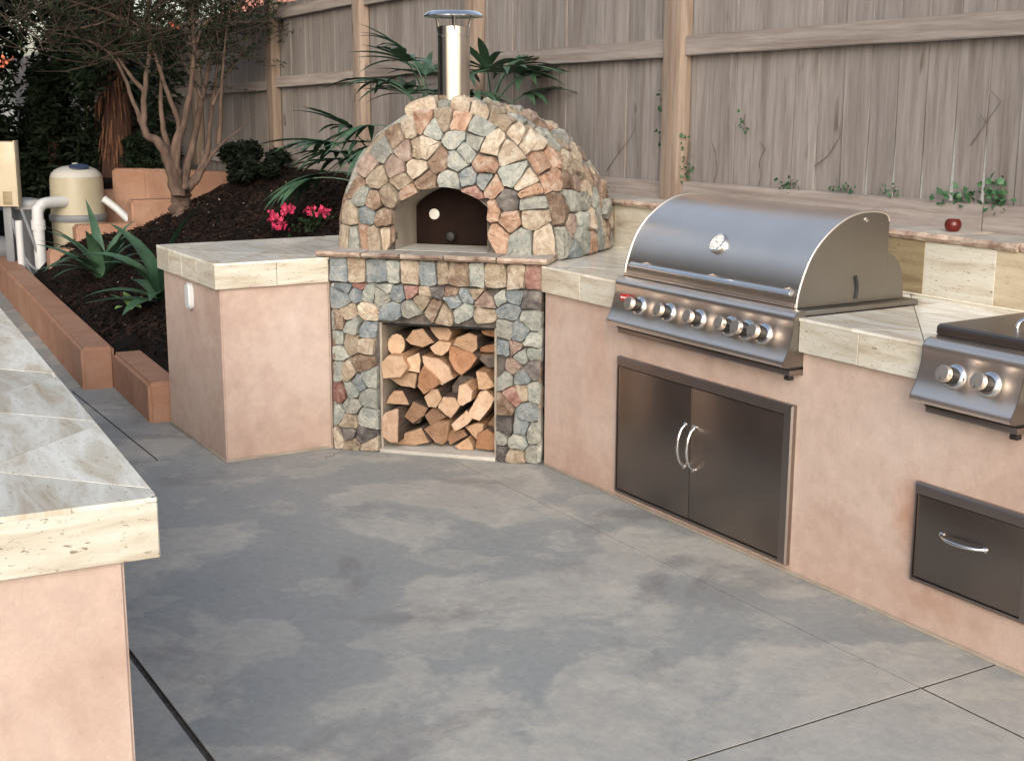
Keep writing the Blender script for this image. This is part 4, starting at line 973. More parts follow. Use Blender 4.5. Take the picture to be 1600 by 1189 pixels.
# ================================================================ GRILL
gr = thing('gas_grill', 'large built-in stainless steel grill with domed lid and six knobs', 'grill', (0, 0, 0))
PROF = [(.002, .922), (.003, .945), (.012, .985), (.030, 1.035), (.056, 1.087), (.093, 1.133), (.138, 1.171), (.190, 1.203), (.240, 1.222), (.290, 1.231), (.345, 1.231), (.385, 1.224), (.405, 1.212), (.412, 1.195)]
pp = [tuple(p) for p in [(v.y, v.z) for v in smooth_path([(0, a, b) for a, b in PROF], 3)]]
LX0, LX1 = .572, 1.556
full = pp + [(.413, .922)]
lid = prismo('lid', full, 'x', LX0 + .006, LX1 - .006, 'steel', gr, 25)
def inset(ps, k, c=(.2, 1.0)): return [(c[0] + (a - c[0]) * k, c[1] + (b - c[1]) * k) for a, b in ps]
for x0, x1 in ((LX0, LX0 + .0058), (LX1 - .0058, LX1)):
    prismo('lid_side', full, 'x', x0, x1, 'steel_side', lid, 25)
    bm = bmesh.new()                                             # polished rim that follows the curve
    xo = x0 if x0 < 1 else x1; s_ = -1 if x0 < 1 else 1
    tube(bm, [(xo - s_ * .002, a, b) for a, b in pp], .0045, 8); from_bm('lid_rim', bm, 'knob_steel', lid, smooth=50)
# front return along the bottom of the lid
boxo('lid_lip', LX0 + .003, LX1 - .003, -.004, .012, .9225, .934, 'steel', lid, .002)
prismo('rear_hood', [(.415, .922), (.415, 1.085), (.435, 1.078), (.470, 1.052), (.490, 1.015), (.500, .960), (.502, .922)], 'x', LX0 + .004, LX1 - .002, 'steel_side', gr, 30)
boxo('base_trim', .556, 1.598, .0025, .535, .9005, .9195, 'steel_side', gr, .003)
# slot with hinge arm on the side
tubeo('hinge_slot', [(LX1 + .001, .268, .936), (LX1 + .001, .272, .975), (LX1 + .001, .262, 1.013)], .007, 'black', lid, 8, 3)
latheo('side_screw', [(.008, 0), (.008, .004), (.0, .005)], (LX1, .30, 1.205), (1, 0, 0), 'chrome', lid, 12)
# blade handle
hp = [(-.014, .990), (-.034, .989), (-.050, .983), (-.058, .973), (-.055, .963), (-.044, .958), (-.026, .960), (-.012, .972)]
bm = bmesh.new(); prism(bm, [(-.034 + (a + .034) * 1.15, .976 + (b - .974) * 1.15) for a, b in hp], 'x', .655, 1.565); bmesh.ops.recalc_face_normals(bm, faces=bm.faces)
for v in bm.verts:
    e = min((v.co.x - .655), (1.565 - v.co.x))
    if e < .001: v.co.y = -.03 + (v.co.y + .03) * .45; v.co.z = .976 + (v.co.z - .976) * .5
bmesh.ops.bevel(bm, geom=[e for e in bm.edges if e.calc_face_angle(0) > .9], offset=.003, segments=2, affect='EDGES')
hd = from_bm('handle', bm, 'chrome', lid, smooth=45)
for x in (.70, 1.10, 1.50): tubeo('handle_post', [(x, -.03, .977), (x, .018, .982)], .007, 'steel_side', hd, 8)
# thermometer on the lid
nrm = Vector((0, -.80, .60)).normalized(); oc = Vector((1.075, .058, 1.090))
th = latheo('lid_thermometer', [(.030, -.012), (.038, -.004), (.040, .006), (.038, .012), (.034, .013), (.033, .008), (.0, .008)], oc, nrm, 'chrome', lid, 32, 30)
latheo('dial', [(.0325, .0085), (.0, .0092)], oc, nrm, 'dial', th, 28)
tx = Vector((1, 0, 0)); ty = nrm.cross(tx) * -1
bm = bmesh.new()
for k in range(9):
    a = R(225 - k * 33.75); c = oc + nrm * .0098 + (tx * math.cos(a) + ty * math.sin(a)) * .025; r_ = (tx * math.cos(a) + ty * math.sin(a)); q_ = nrm.cross(r_)
    bm.faces.new([bm.verts.new(c + r_ * u * .004 + q_ * w * .0010) for u, w in ((-1, -1), (1, -1), (1, 1), (-1, 1))])
a = R(200); r_ = (tx * math.cos(a) + ty * math.sin(a)); q_ = nrm.cross(r_)
bm.faces.new([bm.verts.new(oc + nrm * .0101 + v) for v in (q_ * .0018 - r_ * .004, r_ * .022, -q_ * .0018 - r_ * .004)])
from_bm('dial_marks', bm, 'black', th)
# control panel
PAN = [(.0, .700), (.0, .9195), (-.018, .9205), (-.034, .917), (-.046, .906), (-.051, .892), (-.050, .878), (-.051, .862), (-.057, .835), (-.067, .800), (-.080, .772), (-.090, .755), (-.092, .744), (-.086, .736), (-.074, .733), (-.010, .733), (-.010, .700)]
def control_panel(parent, x0, x1, knobs, badge=None):
    ps = [PAN[1]] + [(v.y, v.z) for v in smooth_path([(0, a, b) for a, b in PAN[2:15]], 3)] + [(.0, .733)]
    panel = prismo('control_panel', ps, 'x', x0, x1, 'steel', parent, 30)
    for xe in (x0, x1):
        s_ = 1 if xe == x1 else -1
        bm = bmesh.new(); prism(bm, ps, 'x', xe + .0003 * s_, xe + .0022 * s_); bmesh.ops.recalc_face_normals(bm, faces=bm.faces); from_bm('panel_end', bm, 'steel_side', panel, smooth=30)
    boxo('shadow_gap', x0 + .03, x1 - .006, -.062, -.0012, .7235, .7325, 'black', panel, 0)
    boxo('drip_lip', x0 + .03, x1 + .002, -.058, -.0012, .7035, .723, 'steel_frame', panel, .003)
    boxo('black_foot', x1 - .022, x1 + .004, -.062, -.04, .690, .7035, 'black', panel, .002)
    ax = Vector((0, -.955, .297)).normalized()
    for x in knobs:
        o = Vector((x, -.0615, .828))
        kb = latheo('knob', [(.0, .036), (.0235, .036), (.0245, .039), (.0245, .053), (.0225, .0565), (.0, .057)], o, ax, 'knob_steel', panel, 32, 30)
        latheo('knob_grip', [(.0, .008), (.0225, .008), (.0250, .012), (.0252, .0345), (.0, .0355)], o, ax, 'black', kb, 24, 30)
        latheo('bezel', [(.037, -.006), (.037, .002), (.034, .006), (.027, .009), (.0, .0095)], o, ax, 'chrome', kb, 32, 40)
        bm = bmesh.new(); t1 = Vector((1, 0, 0)); t2 = ax.cross(t1) * -1; cc_ = o + ax * .0576 + t2 * .0165
        bm.faces.new([bm.verts.new(cc_ + t1 * u * .0013 + t2 * w * .0042) for u, w in ((-1, -1), (1, -1), (1, 1), (-1, 1))]); from_bm('pointer_mark', bm, 'black', kb)
    return panel
cp = control_panel(gr, .585, 1.600, [.757, .940, 1.116, 1.292, 1.380, 1.468])
bm = bmesh.new(); box(bm, .640, .690, -.0675, -.0625, .836, .862, .001)
bd = from_bm('badge', bm, 'red_badge', cp, smooth=30)
bm = bmesh.new()
for k, w in enumerate((.007, .005, .007, .004, .006)): box(bm, .6455 + k * .0082, .6455 + k * .0082 + w, -.0683, -.0676, .8455, .8525)
from_bm('badge_lettering', bm, 'dial', bd)

# side burner
sb = thing('side_burner', 'stainless steel side burner with two knobs and flat lid at right', 'side burner', (0, 0, 0))
control_panel(sb, 2.152, 2.508, [2.283, 2.405])
bm = bmesh.new(); prism(bm, [(.004, .926), (.004, .950), (.012, .957), (.455, .962), (.462, .926)], 'x', 2.148, 2.52); bmesh.ops.recalc_face_normals(bm, faces=bm.faces)
bmesh.ops.bevel(bm, geom=list(bm.edges), offset=.003, segments=2, affect='EDGES'); ld = from_bm('lid', bm, 'steel_door', sb, smooth=40)
boxo('base_trim', 2.15, 2.515, .0025, .475, .9005, .9255, 'steel_frame', sb, .003)
tubeo('handle', [(2.325, .14, .958), (2.325, .150, .975), (2.325, .19, .986), (2.325, .27, .986), (2.325, .31, .975), (2.325, .32, .960)], .0065, 'chrome', ld, 10, 4)

# access doors
def frame_ring(bm, x0, x1, z0, z1, wl, wr, wt, wb, y):
    O = [(x0, z0), (x1, z0), (x1, z1), (x0, z1)]; I = [(x0 + wl, z0 + wb), (x1 - wr, z0 + wb), (x1 - wr, z1 - wt), (x0 + wl, z1 - wt)]
    m_ = .006
    lv = [[bm.verts.new((x, -.0012, z)) for x, z in O], [bm.verts.new((x, -y + .006, z)) for x, z in O],
          [bm.verts.new((x + (m_ if k in (0, 3) else -m_), -y, z + (m_ if k in (0, 1) else -m_))) for k, (x, z) in enumerate(O)],
          [bm.verts.new((x, -y, z)) for x, z in I], [bm.verts.new((x, -.0012, z)) for x, z in I]]
    for a, b in zip(lv, lv[1:]):
        for k in range(4): bm.faces.new((a[k], a[(k + 1) % 4], b[(k + 1) % 4], b[k]))
    bmesh.ops.recalc_face_normals(bm, faces=bm.faces)
dd = thing('access_doors', 'pair of dark stainless steel access doors with chrome bow handles under the grill', 'cabinet doors', (0, 0, 0))
bm = bmesh.new(); frame_ring(bm, .560, 1.585, .030, .596, .012, .040, .036, .014, .022); from_bm('frame', bm, 'steel_frame', dd, smooth=25)
boxo('backing', .573, 1.544, -.006, -.0015, .045, .559, 'black', dd, 0)
def bow(name, p0, p1, out, r, parent):
    p0, p1, out = Vector(p0), Vector(p1), Vector(out); d = p1 - p0; path = []
    for k in range(11):
        f = k / 10; path.append(p0 + d * f + out * (math.sin(math.pi * f) ** .55 if 0 < f < 1 else 0))
    o = tubeo(name, path, [r * (1.0 + .25 * math.sin(math.pi * k / 10)) for k in range(11)], 'chrome', parent, 12)
    for p in (p0, p1): latheo('handle_foot', [(.0085, 0), (.0085, .004), (.006, .006), (0, .006)], p, out, 'chrome', o, 14)
for x0, x1, hx in ((.576, 1.0415, 1.012), (1.0445, 1.541, 1.068)):
    dr = boxo('door', x0, x1, -.0185, -.0065, .048, .556, 'steel_door', dd, .0015)
    bow('handle', (hx, -.0187, .245), (hx, -.0187, .410), (0, -.036, 0), .0052, dr)
dw = thing('drawer', 'dark stainless steel drawer with horizontal bow handle below the side burner', 'drawer', (0, 0, 0))
bm = bmesh.new(); frame_ring(bm, 2.130, 2.575, .158, .472, .012, .036, .034, .014, .022); from_bm('frame', bm, 'steel_frame', dw, smooth=25)
boxo('backing', 2.143, 2.538, -.006, -.0015, .173, .437, 'black', dw, 0)
df = boxo('drawer_front', 2.145, 2.536, -.0185, -.0065, .175, .435, 'steel_door', dw, .0015)
bow('handle', (2.245, -.0187, .335), (2.405, -.0187, .335), (0, -.036, 0), .0052, df)

# red glass votive on the wall cap
latheo('red_glass_votive', [(.0, 0), (.021, .0), (.028, .010), (.031, .022), (.028, .036), (.021, .043), (.018, .039), (.024, .031), (.026, .022), (.021, .009), (.0, .005)], (1.462, .84, 1.1335), (0, 0, 1), 'red_glass', None, 28)
v = bpy.data.objects['red_glass_votive']; tag(v, 'small round red glass candle holder on the stone wall cap', 'candle holder')

# ================================================================ IVY AND VINES ON THE FENCE
def leaf_cluster(bm, c, n, spread, size, nrm=None):
    for _ in range(n):
        p = Vector(c) + Vector([rnd.gauss(0, s) for s in spread]); s = size * rnd.uniform(.6, 1.3)
        e = Euler((rnd.uniform(-.9, .9) + 1.2, rnd.uniform(-.8, .8), rnd.uniform(0, 6.3))).to_matrix()
        pts = [(0, -s, 0), (s * .8, -s * .2, s * .15), (s * .35, s * .35, 0), (0, s, -s * .2), (-s * .35, s * .35, 0), (-s * .8, -s * .2, s * .15)]
        bm.faces.new([bm.verts.new(p + e @ Vector(q)) for q in pts])
IVY = [((-.402, 1.50), (.012, .02, .10), 46, .017, 'ivy sprig climbing the left side of the tan post'), ((-.225, 1.30), (.014, .02, .075), 34, .017, 'ivy sprig climbing the right side of the tan post'),
       ((.160, 1.505), (.012, .01, .025), 9, .014, 'lone tiny ivy tuft high on the fence boards'), ((.47, 1.245), (.028, .02, .015), 18, .016, 'small ivy tuft on the kickboard behind the grill lid'),
       ((.80, 1.245), (.035, .02, .013), 20, .015, 'pale small ivy tuft above the right part of the grill lid'), ((1.05, 1.25), (.022, .02, .014), 14, .015, 'tiny ivy tuft between the grill and the big ivy'),
       ((1.385, 1.245), (.050, .02, .020), 42, .020, 'ivy tuft directly above the red candle holder'), ((1.560, 1.265), (.035, .02, .030), 44, .021, 'tallest ivy tuft right of the red candle holder')]
for (x, z), sp, n, s, lab in IVY:
    t = thing('ivy_sprig', lab, 'ivy', (x, fy(x) - .03, z), 0, 'ivy sprigs on the wooden fence')
    bm = bmesh.new(); leaf_cluster(bm, (0, 0, 0), int(n * 1.3), sp, s * .68); tag(from_bm('foliage', bm, 'leaf_ivy', t), kind='stuff')
    tubeo('stem', [(0, .02, -sp[2] * 1.5), (rnd.uniform(-.01, .01), .012, 0), (rnd.uniform(-.01, .01), .018, sp[2] * 1.4)], .002, 'vine', t, 5)
VN = [([(.24, 1.20), (.27, 1.27), (.255, 1.33), (.29, 1.39)], 'dry vine stub standing on the kickboard nearest the post'), ([(-.05, 1.22), (-.03, 1.29), (-.045, 1.36)], 'short dry vine beside the tan post foot'),
      ([(.60, 1.33), (.68, 1.38), (.74, 1.46)], 'dry vine slanting over the middle boards'), ([(-.90, 1.24), (-.80, 1.33), (-.70, 1.41), (-.66, 1.47)], 'long dry vine slanting up the boards beside the dome'),
      ([(1.40, 1.44), (1.46, 1.52), (1.52, 1.60)], 'dry vine on the boards above the tallest ivy')]
for pts, lab in VN:
    t = thing('dry_vine', lab, 'vine', (pts[0][0], fy(pts[0][0]), pts[0][1]), 0, 'dry vines on the wooden fence')
    p = [(x - pts[0][0], -.006, z - pts[0][1]) for x, z in pts]
    tubeo('stem', p, [.0026] + [.0015] * (len(p) - 1), 'vine', t, 5, 4)
    for _ in range(3):
        q = p[rnd.randrange(len(p) - 1) + 1]; tubeo('twig', [q, (q[0] + rnd.uniform(-.05, .05), -.008, q[2] + rnd.uniform(.02, .07))], [.0018, .001], 'vine', t, 4)

# ================================================================ PLANTS
def blade(bm, base, az, elev, L, w, droop, fold=.25, n=8, tipw=.0, widest=.35, twist=0.0):
    """strap leaf: centre line bends down by droop; V-shaped section"""
    base = Vector(base); d = Vector((math.cos(az) * math.cos(elev), math.sin(az) * math.cos(elev), math.sin(elev)))
    side = Vector((-math.sin(az), math.cos(az), 0)); p = base.copy(); e = elev; rows = []
    for i in range(n + 1):
        f = i / n; ww = w * (math.sin(math.pi * min(1, (f + .06) / (2 * widest)) / 1) if f < widest else max(0, 1 - ((f - widest) / (1 - widest)) ** 1.7)) if True else w
        ww = max(ww, w * tipw + .0006)
        d = Vector((math.cos(az) * math.cos(e), math.sin(az) * math.cos(e), math.sin(e))); up = side.cross(d) * -1
        sd2 = (side * math.cos(twist * f) + up * math.sin(twist * f))
        rows.append([bm.verts.new(p - sd2 * ww / 2 + up * fold * ww * .5), bm.verts.new(p), bm.verts.new(p + sd2 * ww / 2 + up * fold * ww * .5)])
        p = p + d * (L / n); e -= droop / n
    for a, b in zip(rows, rows[1:]):
        bm.faces.new((a[0], a[1], b[1], b[0])); bm.faces.new((a[1], a[2], b[2], b[1]))
def strap_plant(label, loc, leaves, mat, name='agave_plant', cat='plant', group=None):
    t = thing(name, label, cat, loc, 0, group)
    for az, el, L, w, dr in leaves:
        bm = bmesh.new(); blade(bm, (rnd.uniform(-.02, .02), rnd.uniform(-.02, .02), -.02), R(az), R(el), L, w * 1.3, R(dr), n=10, fold=.18)
        from_bm('leaf', bm, mat, t, smooth=60)
    return t
# view direction is roughly -X+Y; the camera's right-hand side is (.51, .86)
strap_plant('broad leaved agave with a tall curved leaf beside the left counter', (-3.16, -.80, .40),
            [(60, 86, .68, .17, 45), (240, 70, .66, .14, 95), (230, 84, .60, .15, 60), (250, 30, .50, .10, 60), (235, 8, .52, .075, 25), (90, 75, .50, .12, 70), (270, 75, .5, .1, 90), (300, 20, .34, .09, 60), (40, 70, .40, .09, 60), (120, 60, .34, .08, 70), (330, 45, .34, .08, 80), (200, 45, .36, .08, 60), (75, 40, .30, .07, 50)], 'leaf_agave')
L_ = [(rnd.uniform(0, 360), rnd.uniform(40, 86), rnd.uniform(.40, .64), rnd.uniform(.055, .075), rnd.uniform(30, 90)) for _ in range(22)]
strap_plant('dark strap leaved clump in front of the beige tank', (-4.55, -.80, .37), L_, 'leaf_palm', 'strap_leaf_plant')
o = strap_plant('pale green rosette growing at the foot of the agave', (-3.30, -.93, .35), [(k * 60 + 10, rnd.uniform(25, 60), .15, .05, 40) for k in range(6)], 'leaf_lime', 'rosette_plant')
strap_plant('small leafy clump beside the agave and counter corner', (-2.45, -.80, .42), [(k * 51, rnd.uniform(50, 80), .20, .07, 60) for k in range(7)], 'leaf_agave', 'leafy_plant')

def fan_leaf(t, base, az, el, stalk, R_, n=9, spread=150, mat='leaf_palm', droop=40):
    base = Vector(base); path = []; e = el; p = base.copy()
    for i in range(7):
        path.append(p.copy()); p = p + Vector((math.cos(az) * math.cos(e), math.sin(az) * math.cos(e), math.sin(e))) * (stalk / 6); e -= R(35) / 6
    hub = path[-1]; lf = bmesh.new()
    d = Vector((math.cos(az) * math.cos(e), math.sin(az) * math.cos(e), math.sin(e))); side = Vector((-math.sin(az), math.cos(az), 0)); 
    for k in range(n):
        a = R(-spread / 2 + spread * k / (n - 1)) + rnd.uniform(-.06, .06)
        v = d * math.cos(a) + side * math.sin(a); az2 = math.atan2(v.y, v.x); el2 = math.asin(max(-1, min(1, v.z)))
        blade(lf, hub, az2, el2, R_ * (1 - .25 * abs(a) / R(90)) * rnd.uniform(.85, 1.1), .044 * rnd.uniform(.8, 1.2) * R_ / .38, R(droop) * rnd.uniform(.4, 1.4), fold=.35, n=6, widest=.45)
    tube(lf, path, [.006 - .0004 * i for i in range(len(path))], 5)
    from_bm('leaf', lf, mat, t, smooth=60)
def palm(label, loc, leaves, stems):
    t = thing('fan_palm', label, 'palm', loc, 0, 'fan palms in front of the fence')
    for s in stems: tubeo('stem', [(s[0], s[1], -.1), (s[0] * 1.1, s[1] * 1.1, s[2] * .5), (s[0] * 1.3, s[1] * 1.3, s[2])], [.016, .013, .010], 'bark', t, 8)
    leaves = leaves + [(rnd.uniform(-.1, .1), rnd.uniform(-.1, .1), a[2] * rnd.uniform(.7, 1.0), a[3] + rnd.uniform(-40, 40), a[4] + rnd.uniform(-15, 10), a[5] * .8, a[6] * .95) for a in leaves[:1]]
    for a in leaves: fan_leaf(t, (a[0], a[1], a[2]), R(a[3]), R(a[4]), a[5], a[6], n=a[7] if len(a) > 7 else 9, spread=a[8] if len(a) > 8 else 150)
    return t
palm('fan palm with broad leaves directly left of the chimney', (-2.10, .50, 1.06), [(.0, 0, .40, 200, 60, .30, .40), (.05, 0, .35, 160, 70, .40, .40, 11), (-.02, 0, .45, 250, 55, .28, .38), (.1, 0, .5, 60, 60, .25, .36), (0, 0, .5, 300, 65, .32, .38), (0, 0, .3, 230, 30, .35, .36), (.1, 0, .42, 20, 50, .25, .34), (0, 0, .55, 240, 80, .28, .34), (0, 0, .35, 90, 50, .25, .3), (0, 0, .25, 270, 20, .34, .34)], [(0, 0, .4), (.04, -.03, .5), (-.05, .02, .45)])
palm('low drooping fan palm left of the stone dome', (-2.75, .45, 1.0), [(0, 0, .15, 235, 50, .32, .46, 11), (0, 0, .2, 260, 75, .25, .40), (0, 0, .05, 240, 25, .38, .44, 11, 120), (0, 0, .1, 215, 20, .40, .44, 9, 110), (0, 0, .25, 60, 60, .2, .3), (0, 0, .1, 200, 45, .34, .42), (0, 0, .2, 320, 50, .25, .34)], [(0, 0, .2), (.03, .03, .25)])
palm('fan palm fanning out right of the chimney', (-1.62, .66, 1.14), [(0, 0, .4, 40, 62, .25, .42, 9), (0, 0, .42, 350, 55, .28, .42), (0, 0, .35, 300, 50, .25, .38), (0, 0, .45, 90, 75, .2, .36), (0, 0, .3, 200, 60, .22, .34), (0, 0, .35, 320, 75, .3, .40), (0, 0, .3, 250, 60, .22, .36)], [(0, 0, .4), (.05, 0, .42), (-.04, .02, .38)])

# flowering geranium
t = thing('geranium', 'low plant with bright pink flower heads on the mulch left of the oven', 'flowering plant', (-3.02, .08, .78))
bm = bmesh.new()
leaf_cluster(bm, (.10, .06, .04), 150, (.075, .075, .045), .022); tag(from_bm('foliage', bm, 'leaf_dark', t), kind='stuff')
for c, n in (((-.10, -.14, .09), 34), ((-.06, -.07, .14), 22), ((.12, .10, .135), 34), ((-.12, -.10, .03), 24), ((.04, .05, .13), 14)):
    bm = bmesh.new(); leaf_cluster(bm, (0, 0, 0), n + 14, (.019, .021, .015), .016); from_bm('flower_head', bm, 'petal_pink', t, loc=c)

# ================================================================ BARE MULTI-STEM TREE
tr = thing('multi_trunk_tree', 'slender multi-stemmed tree with thin foliage growing from the mulch bank', 'tree', (-5.2, 0, .70))
for i, (pts, r0, r1) in enumerate(LIMBS):
    p = [(x + 5.2, y, z - .70) for x, y, z in pts]
    if i == 0: p = [(p[0][0], p[0][1], -.1)] + p
    k = 5; n_ = (len(p) - 1) * k + 1
    r0 *= 1.9 if i == 0 else 1.35; r1 *= 1.9 if i == 0 else 1.2
    sp = smooth_path(p, k); rad = [r1 + ((r0 * 1.5 if i else r0) - r1) * (1 - j / (len(sp) - 1)) ** (2.2 if i else 1) for j in range(len(sp))]
    if i == 0: rad[0] = r0 * 1.35; sp.append(sp[-1] + Vector((0, 0, .10))); rad.append(r1 * .35); sp.append(sp[-1] + Vector((0, 0, .03))); rad.append(.004)
    for j in range(1, len(sp) - 1): sp[j] = sp[j] + Vector((rnd.uniform(-1, 1), rnd.uniform(-1, 1), 0)) * rad[j] * .25
    bm = bmesh.new(); tube(bm, sp, rad, 9)
    from_bm('trunk' if i == 0 else 'branch', bm, 'bark', tr, smooth=60)
# fine twigs and needle-like foliage in the crown
bm = bmesh.new(); bl = bmesh.new()
ends = []
for pts, r0, r1 in LIMBS[1:]:
    for j in range(len(pts) // 2, len(pts)):
        x, y, z = pts[j]
        if z > 1.75: ends.append(Vector((x + 5.2, y, z - .70)))
for e in ends:
    for _ in range(22):
        d = Vector((rnd.uniform(-1, 1), rnd.uniform(-1, 1), rnd.uniform(-.1, .9))).normalized() * rnd.uniform(.18, .55)
        a = e + Vector((rnd.uniform(-.1, .1), rnd.uniform(-.1, .1), rnd.uniform(-.15, .15))); mid = a + d * .5 + Vector((0, 0, rnd.uniform(-.03, .03))); b = a + d
        tube(bm, [a, mid, b], [.004, .003, .0012], 4, caps=False)
        for q in range(20):
            f = rnd.random(); c = a + d * f; s = rnd.uniform(.012, .028); v = Vector((rnd.uniform(-1, 1), rnd.uniform(-1, 1), rnd.uniform(-.6, 1))).normalized(); u = v.orthogonal().normalized() * s * .22
            bl.faces.new([bl.verts.new(c), bl.verts.new(c + v * s * .6 + u), bl.verts.new(c + v * s * 1.5), bl.verts.new(c + v * s * .6 - u)])
for i in range(15000):                                            # unseen dense crown above the stems, added to shade bed and fence
    v = Vector((rnd.gauss(0, 1), rnd.gauss(0, 1), rnd.gauss(0, 1))).normalized() * rnd.random() ** .35
    c = Vector((-.2, -.25, 2.75)) + Vector((v.x * 2.3, v.y * 1.5, v.z * .95)); n_ = noise.noise(c * 1.6)
    if c.z < 1.95 or n_ < -.12: continue
    s = rnd.uniform(.03, .06); w = Vector((rnd.uniform(-1, 1), rnd.uniform(-1, 1), rnd.uniform(-.5, .5))).normalized(); u = w.orthogonal().normalized() * s * .4
    bl.faces.new([bl.verts.new(c - w * s), bl.verts.new(c + u), bl.verts.new(c + w * s), bl.verts.new(c - u)])
tag(from_bm('twigs', bm, 'twig', tr), kind='stuff'); tag(from_bm('foliage', bl, 'leaf_dark', tr), kind='stuff')

# ================================================================ DARK SHRUBS AND TREES AT THE BACK LEFT
def shrub(name, label, loc, size, n, leaf, mat, cat='shrub', trunk=None, clumps=14, group=None, gap=.0):
    t = thing(name, label, cat, loc, 0, group); bm = bmesh.new(); cl = []
    for _ in range(clumps):
        a = rnd.uniform(0, math.tau); r = math.sqrt(rnd.random()) * .75; z = rnd.uniform(-.8, .85)
        cl.append((Vector((r * math.cos(a) * size[0], r * math.sin(a) * size[1], (z + 1) * .5 * size[2])), rnd.uniform(.22, .42)))
    for i in range(n):
        c, s = cl[i % len(cl)]
        v = Vector((rnd.gauss(0, 1), rnd.gauss(0, 1), rnd.gauss(0, 1))).normalized() * (rnd.random() ** .4)
        p = c + Vector((v.x * size[0] * s, v.y * size[1] * s, v.z * size[2] * s * .7)); L = leaf * rnd.uniform(.6, 1.4)
        if p.z < 0: p.z = abs(p.z) * .3
        e = Euler((rnd.uniform(-1.2, 1.2), rnd.uniform(-1.2, 1.2), rnd.uniform(0, 6.3))).to_matrix()
        bm.faces.new([bm.verts.new(p + e @ Vector(q)) for q in ((0, -L, 0), (L * .35, 0, L * .1), (0, L, 0), (-L * .35, 0, L * .1))])
    tag(from_bm('foliage', bm, mat, t), kind='stuff')
    for k, (pts, r0, r1) in enumerate(trunk or []):
        tubeo('trunk' if k == 0 else 'branch', pts, [r0 + (r1 - r0) * j / (len(pts) - 1) for j in range(len(pts))], 'bark_dark', t, 10, 4)
    return t
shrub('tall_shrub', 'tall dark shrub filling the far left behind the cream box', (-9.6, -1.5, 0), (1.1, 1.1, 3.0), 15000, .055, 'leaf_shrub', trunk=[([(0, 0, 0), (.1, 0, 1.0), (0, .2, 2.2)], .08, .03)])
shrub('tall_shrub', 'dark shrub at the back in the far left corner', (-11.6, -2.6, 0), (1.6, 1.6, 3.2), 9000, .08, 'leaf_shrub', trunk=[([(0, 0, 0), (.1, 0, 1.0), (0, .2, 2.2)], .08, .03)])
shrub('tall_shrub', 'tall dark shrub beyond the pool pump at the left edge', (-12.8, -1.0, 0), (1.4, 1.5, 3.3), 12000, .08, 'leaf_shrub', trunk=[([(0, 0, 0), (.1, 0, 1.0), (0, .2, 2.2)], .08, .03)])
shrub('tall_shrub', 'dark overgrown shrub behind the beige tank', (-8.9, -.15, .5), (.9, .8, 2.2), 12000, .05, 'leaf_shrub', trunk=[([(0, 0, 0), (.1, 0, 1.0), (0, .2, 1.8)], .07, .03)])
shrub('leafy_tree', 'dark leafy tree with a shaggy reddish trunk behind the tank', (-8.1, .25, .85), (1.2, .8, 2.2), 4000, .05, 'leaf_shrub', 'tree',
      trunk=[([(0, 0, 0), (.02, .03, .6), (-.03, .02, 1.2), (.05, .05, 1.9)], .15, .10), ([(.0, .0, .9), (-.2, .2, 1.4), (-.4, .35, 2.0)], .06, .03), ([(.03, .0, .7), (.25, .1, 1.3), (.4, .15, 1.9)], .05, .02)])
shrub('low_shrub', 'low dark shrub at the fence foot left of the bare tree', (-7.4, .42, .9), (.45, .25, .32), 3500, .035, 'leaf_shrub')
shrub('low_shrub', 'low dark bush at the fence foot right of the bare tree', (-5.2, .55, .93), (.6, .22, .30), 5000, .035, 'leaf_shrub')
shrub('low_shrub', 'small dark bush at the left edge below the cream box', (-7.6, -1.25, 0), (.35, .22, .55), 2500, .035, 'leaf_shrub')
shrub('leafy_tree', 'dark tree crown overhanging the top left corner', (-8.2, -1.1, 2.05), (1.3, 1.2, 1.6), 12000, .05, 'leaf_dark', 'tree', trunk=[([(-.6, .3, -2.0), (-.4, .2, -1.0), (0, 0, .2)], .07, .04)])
# hanging dead fronds on the shaggy trunk
t = bpy.data.objects['leafy_tree']; bm = bmesh.new()
for _ in range(260):
    a = rnd.uniform(0, math.tau); z = rnd.uniform(.2, 1.7); r = .13
    blade(bm, (r * math.cos(a), r * math.sin(a), z), a, R(-72), rnd.uniform(.12, .28), .022, R(16), n=3)
tag(from_bm('dead_fronds', bm, 'leaf_brown', t), kind='stuff')
# coral blossoms in the crowns
for i, (c, lab) in enumerate((((-7.2, -.98, 1.90), 'coral blossom spray at the far top left'), ((-5.2, -.02, 2.13), 'single coral blossom beside the left stems of the bare tree'))):
    t = thing('blossom_spray', lab, 'flowers', c); bm = bmesh.new(); leaf_cluster(bm, (0, 0, 0), 70 if i == 0 else 14, (.05, .08, .02) if i == 0 else (.012, .012, .012), .02); from_bm('petals', bm, 'petal_coral', t)

# ================================================================ POOL EQUIPMENT
tk = thing('filter_tank', 'beige pool filter tank with domed lid and grey clamp band', 'filter tank', (-7.0, -.385, .0))
latheo('lower_shell', [(.0, .02), (.17, .02), (.19, .06), (.21, .12), (.222, .45), (.225, .56), (.0, .56)], (0, 0, 0), (0, 0, 1), 'tank', tk, 48)
latheo('clamp_band', [(.0, .562), (.238, .562), (.243, .575), (.243, .605), (.238, .618), (.0, .618)], (0, 0, 0), (0, 0, 1), 'grey_plastic', tk, 48)
latheo('upper_shell', [(.0, .62), (.228, .62), (.224, .70), (.222, .90), (.216, .935), (.0, .94)], (0, 0, 0), (0, 0, 1), 'tank', tk, 48)
latheo('domed_lid', [(.0, .936), (.217, .936), (.205, .965), (.175, .995), (.12, 1.020), (.05, 1.033), (.0, 1.035)], (0, 0, 0), (0, 0, 1), 'tank_top', tk, 48)
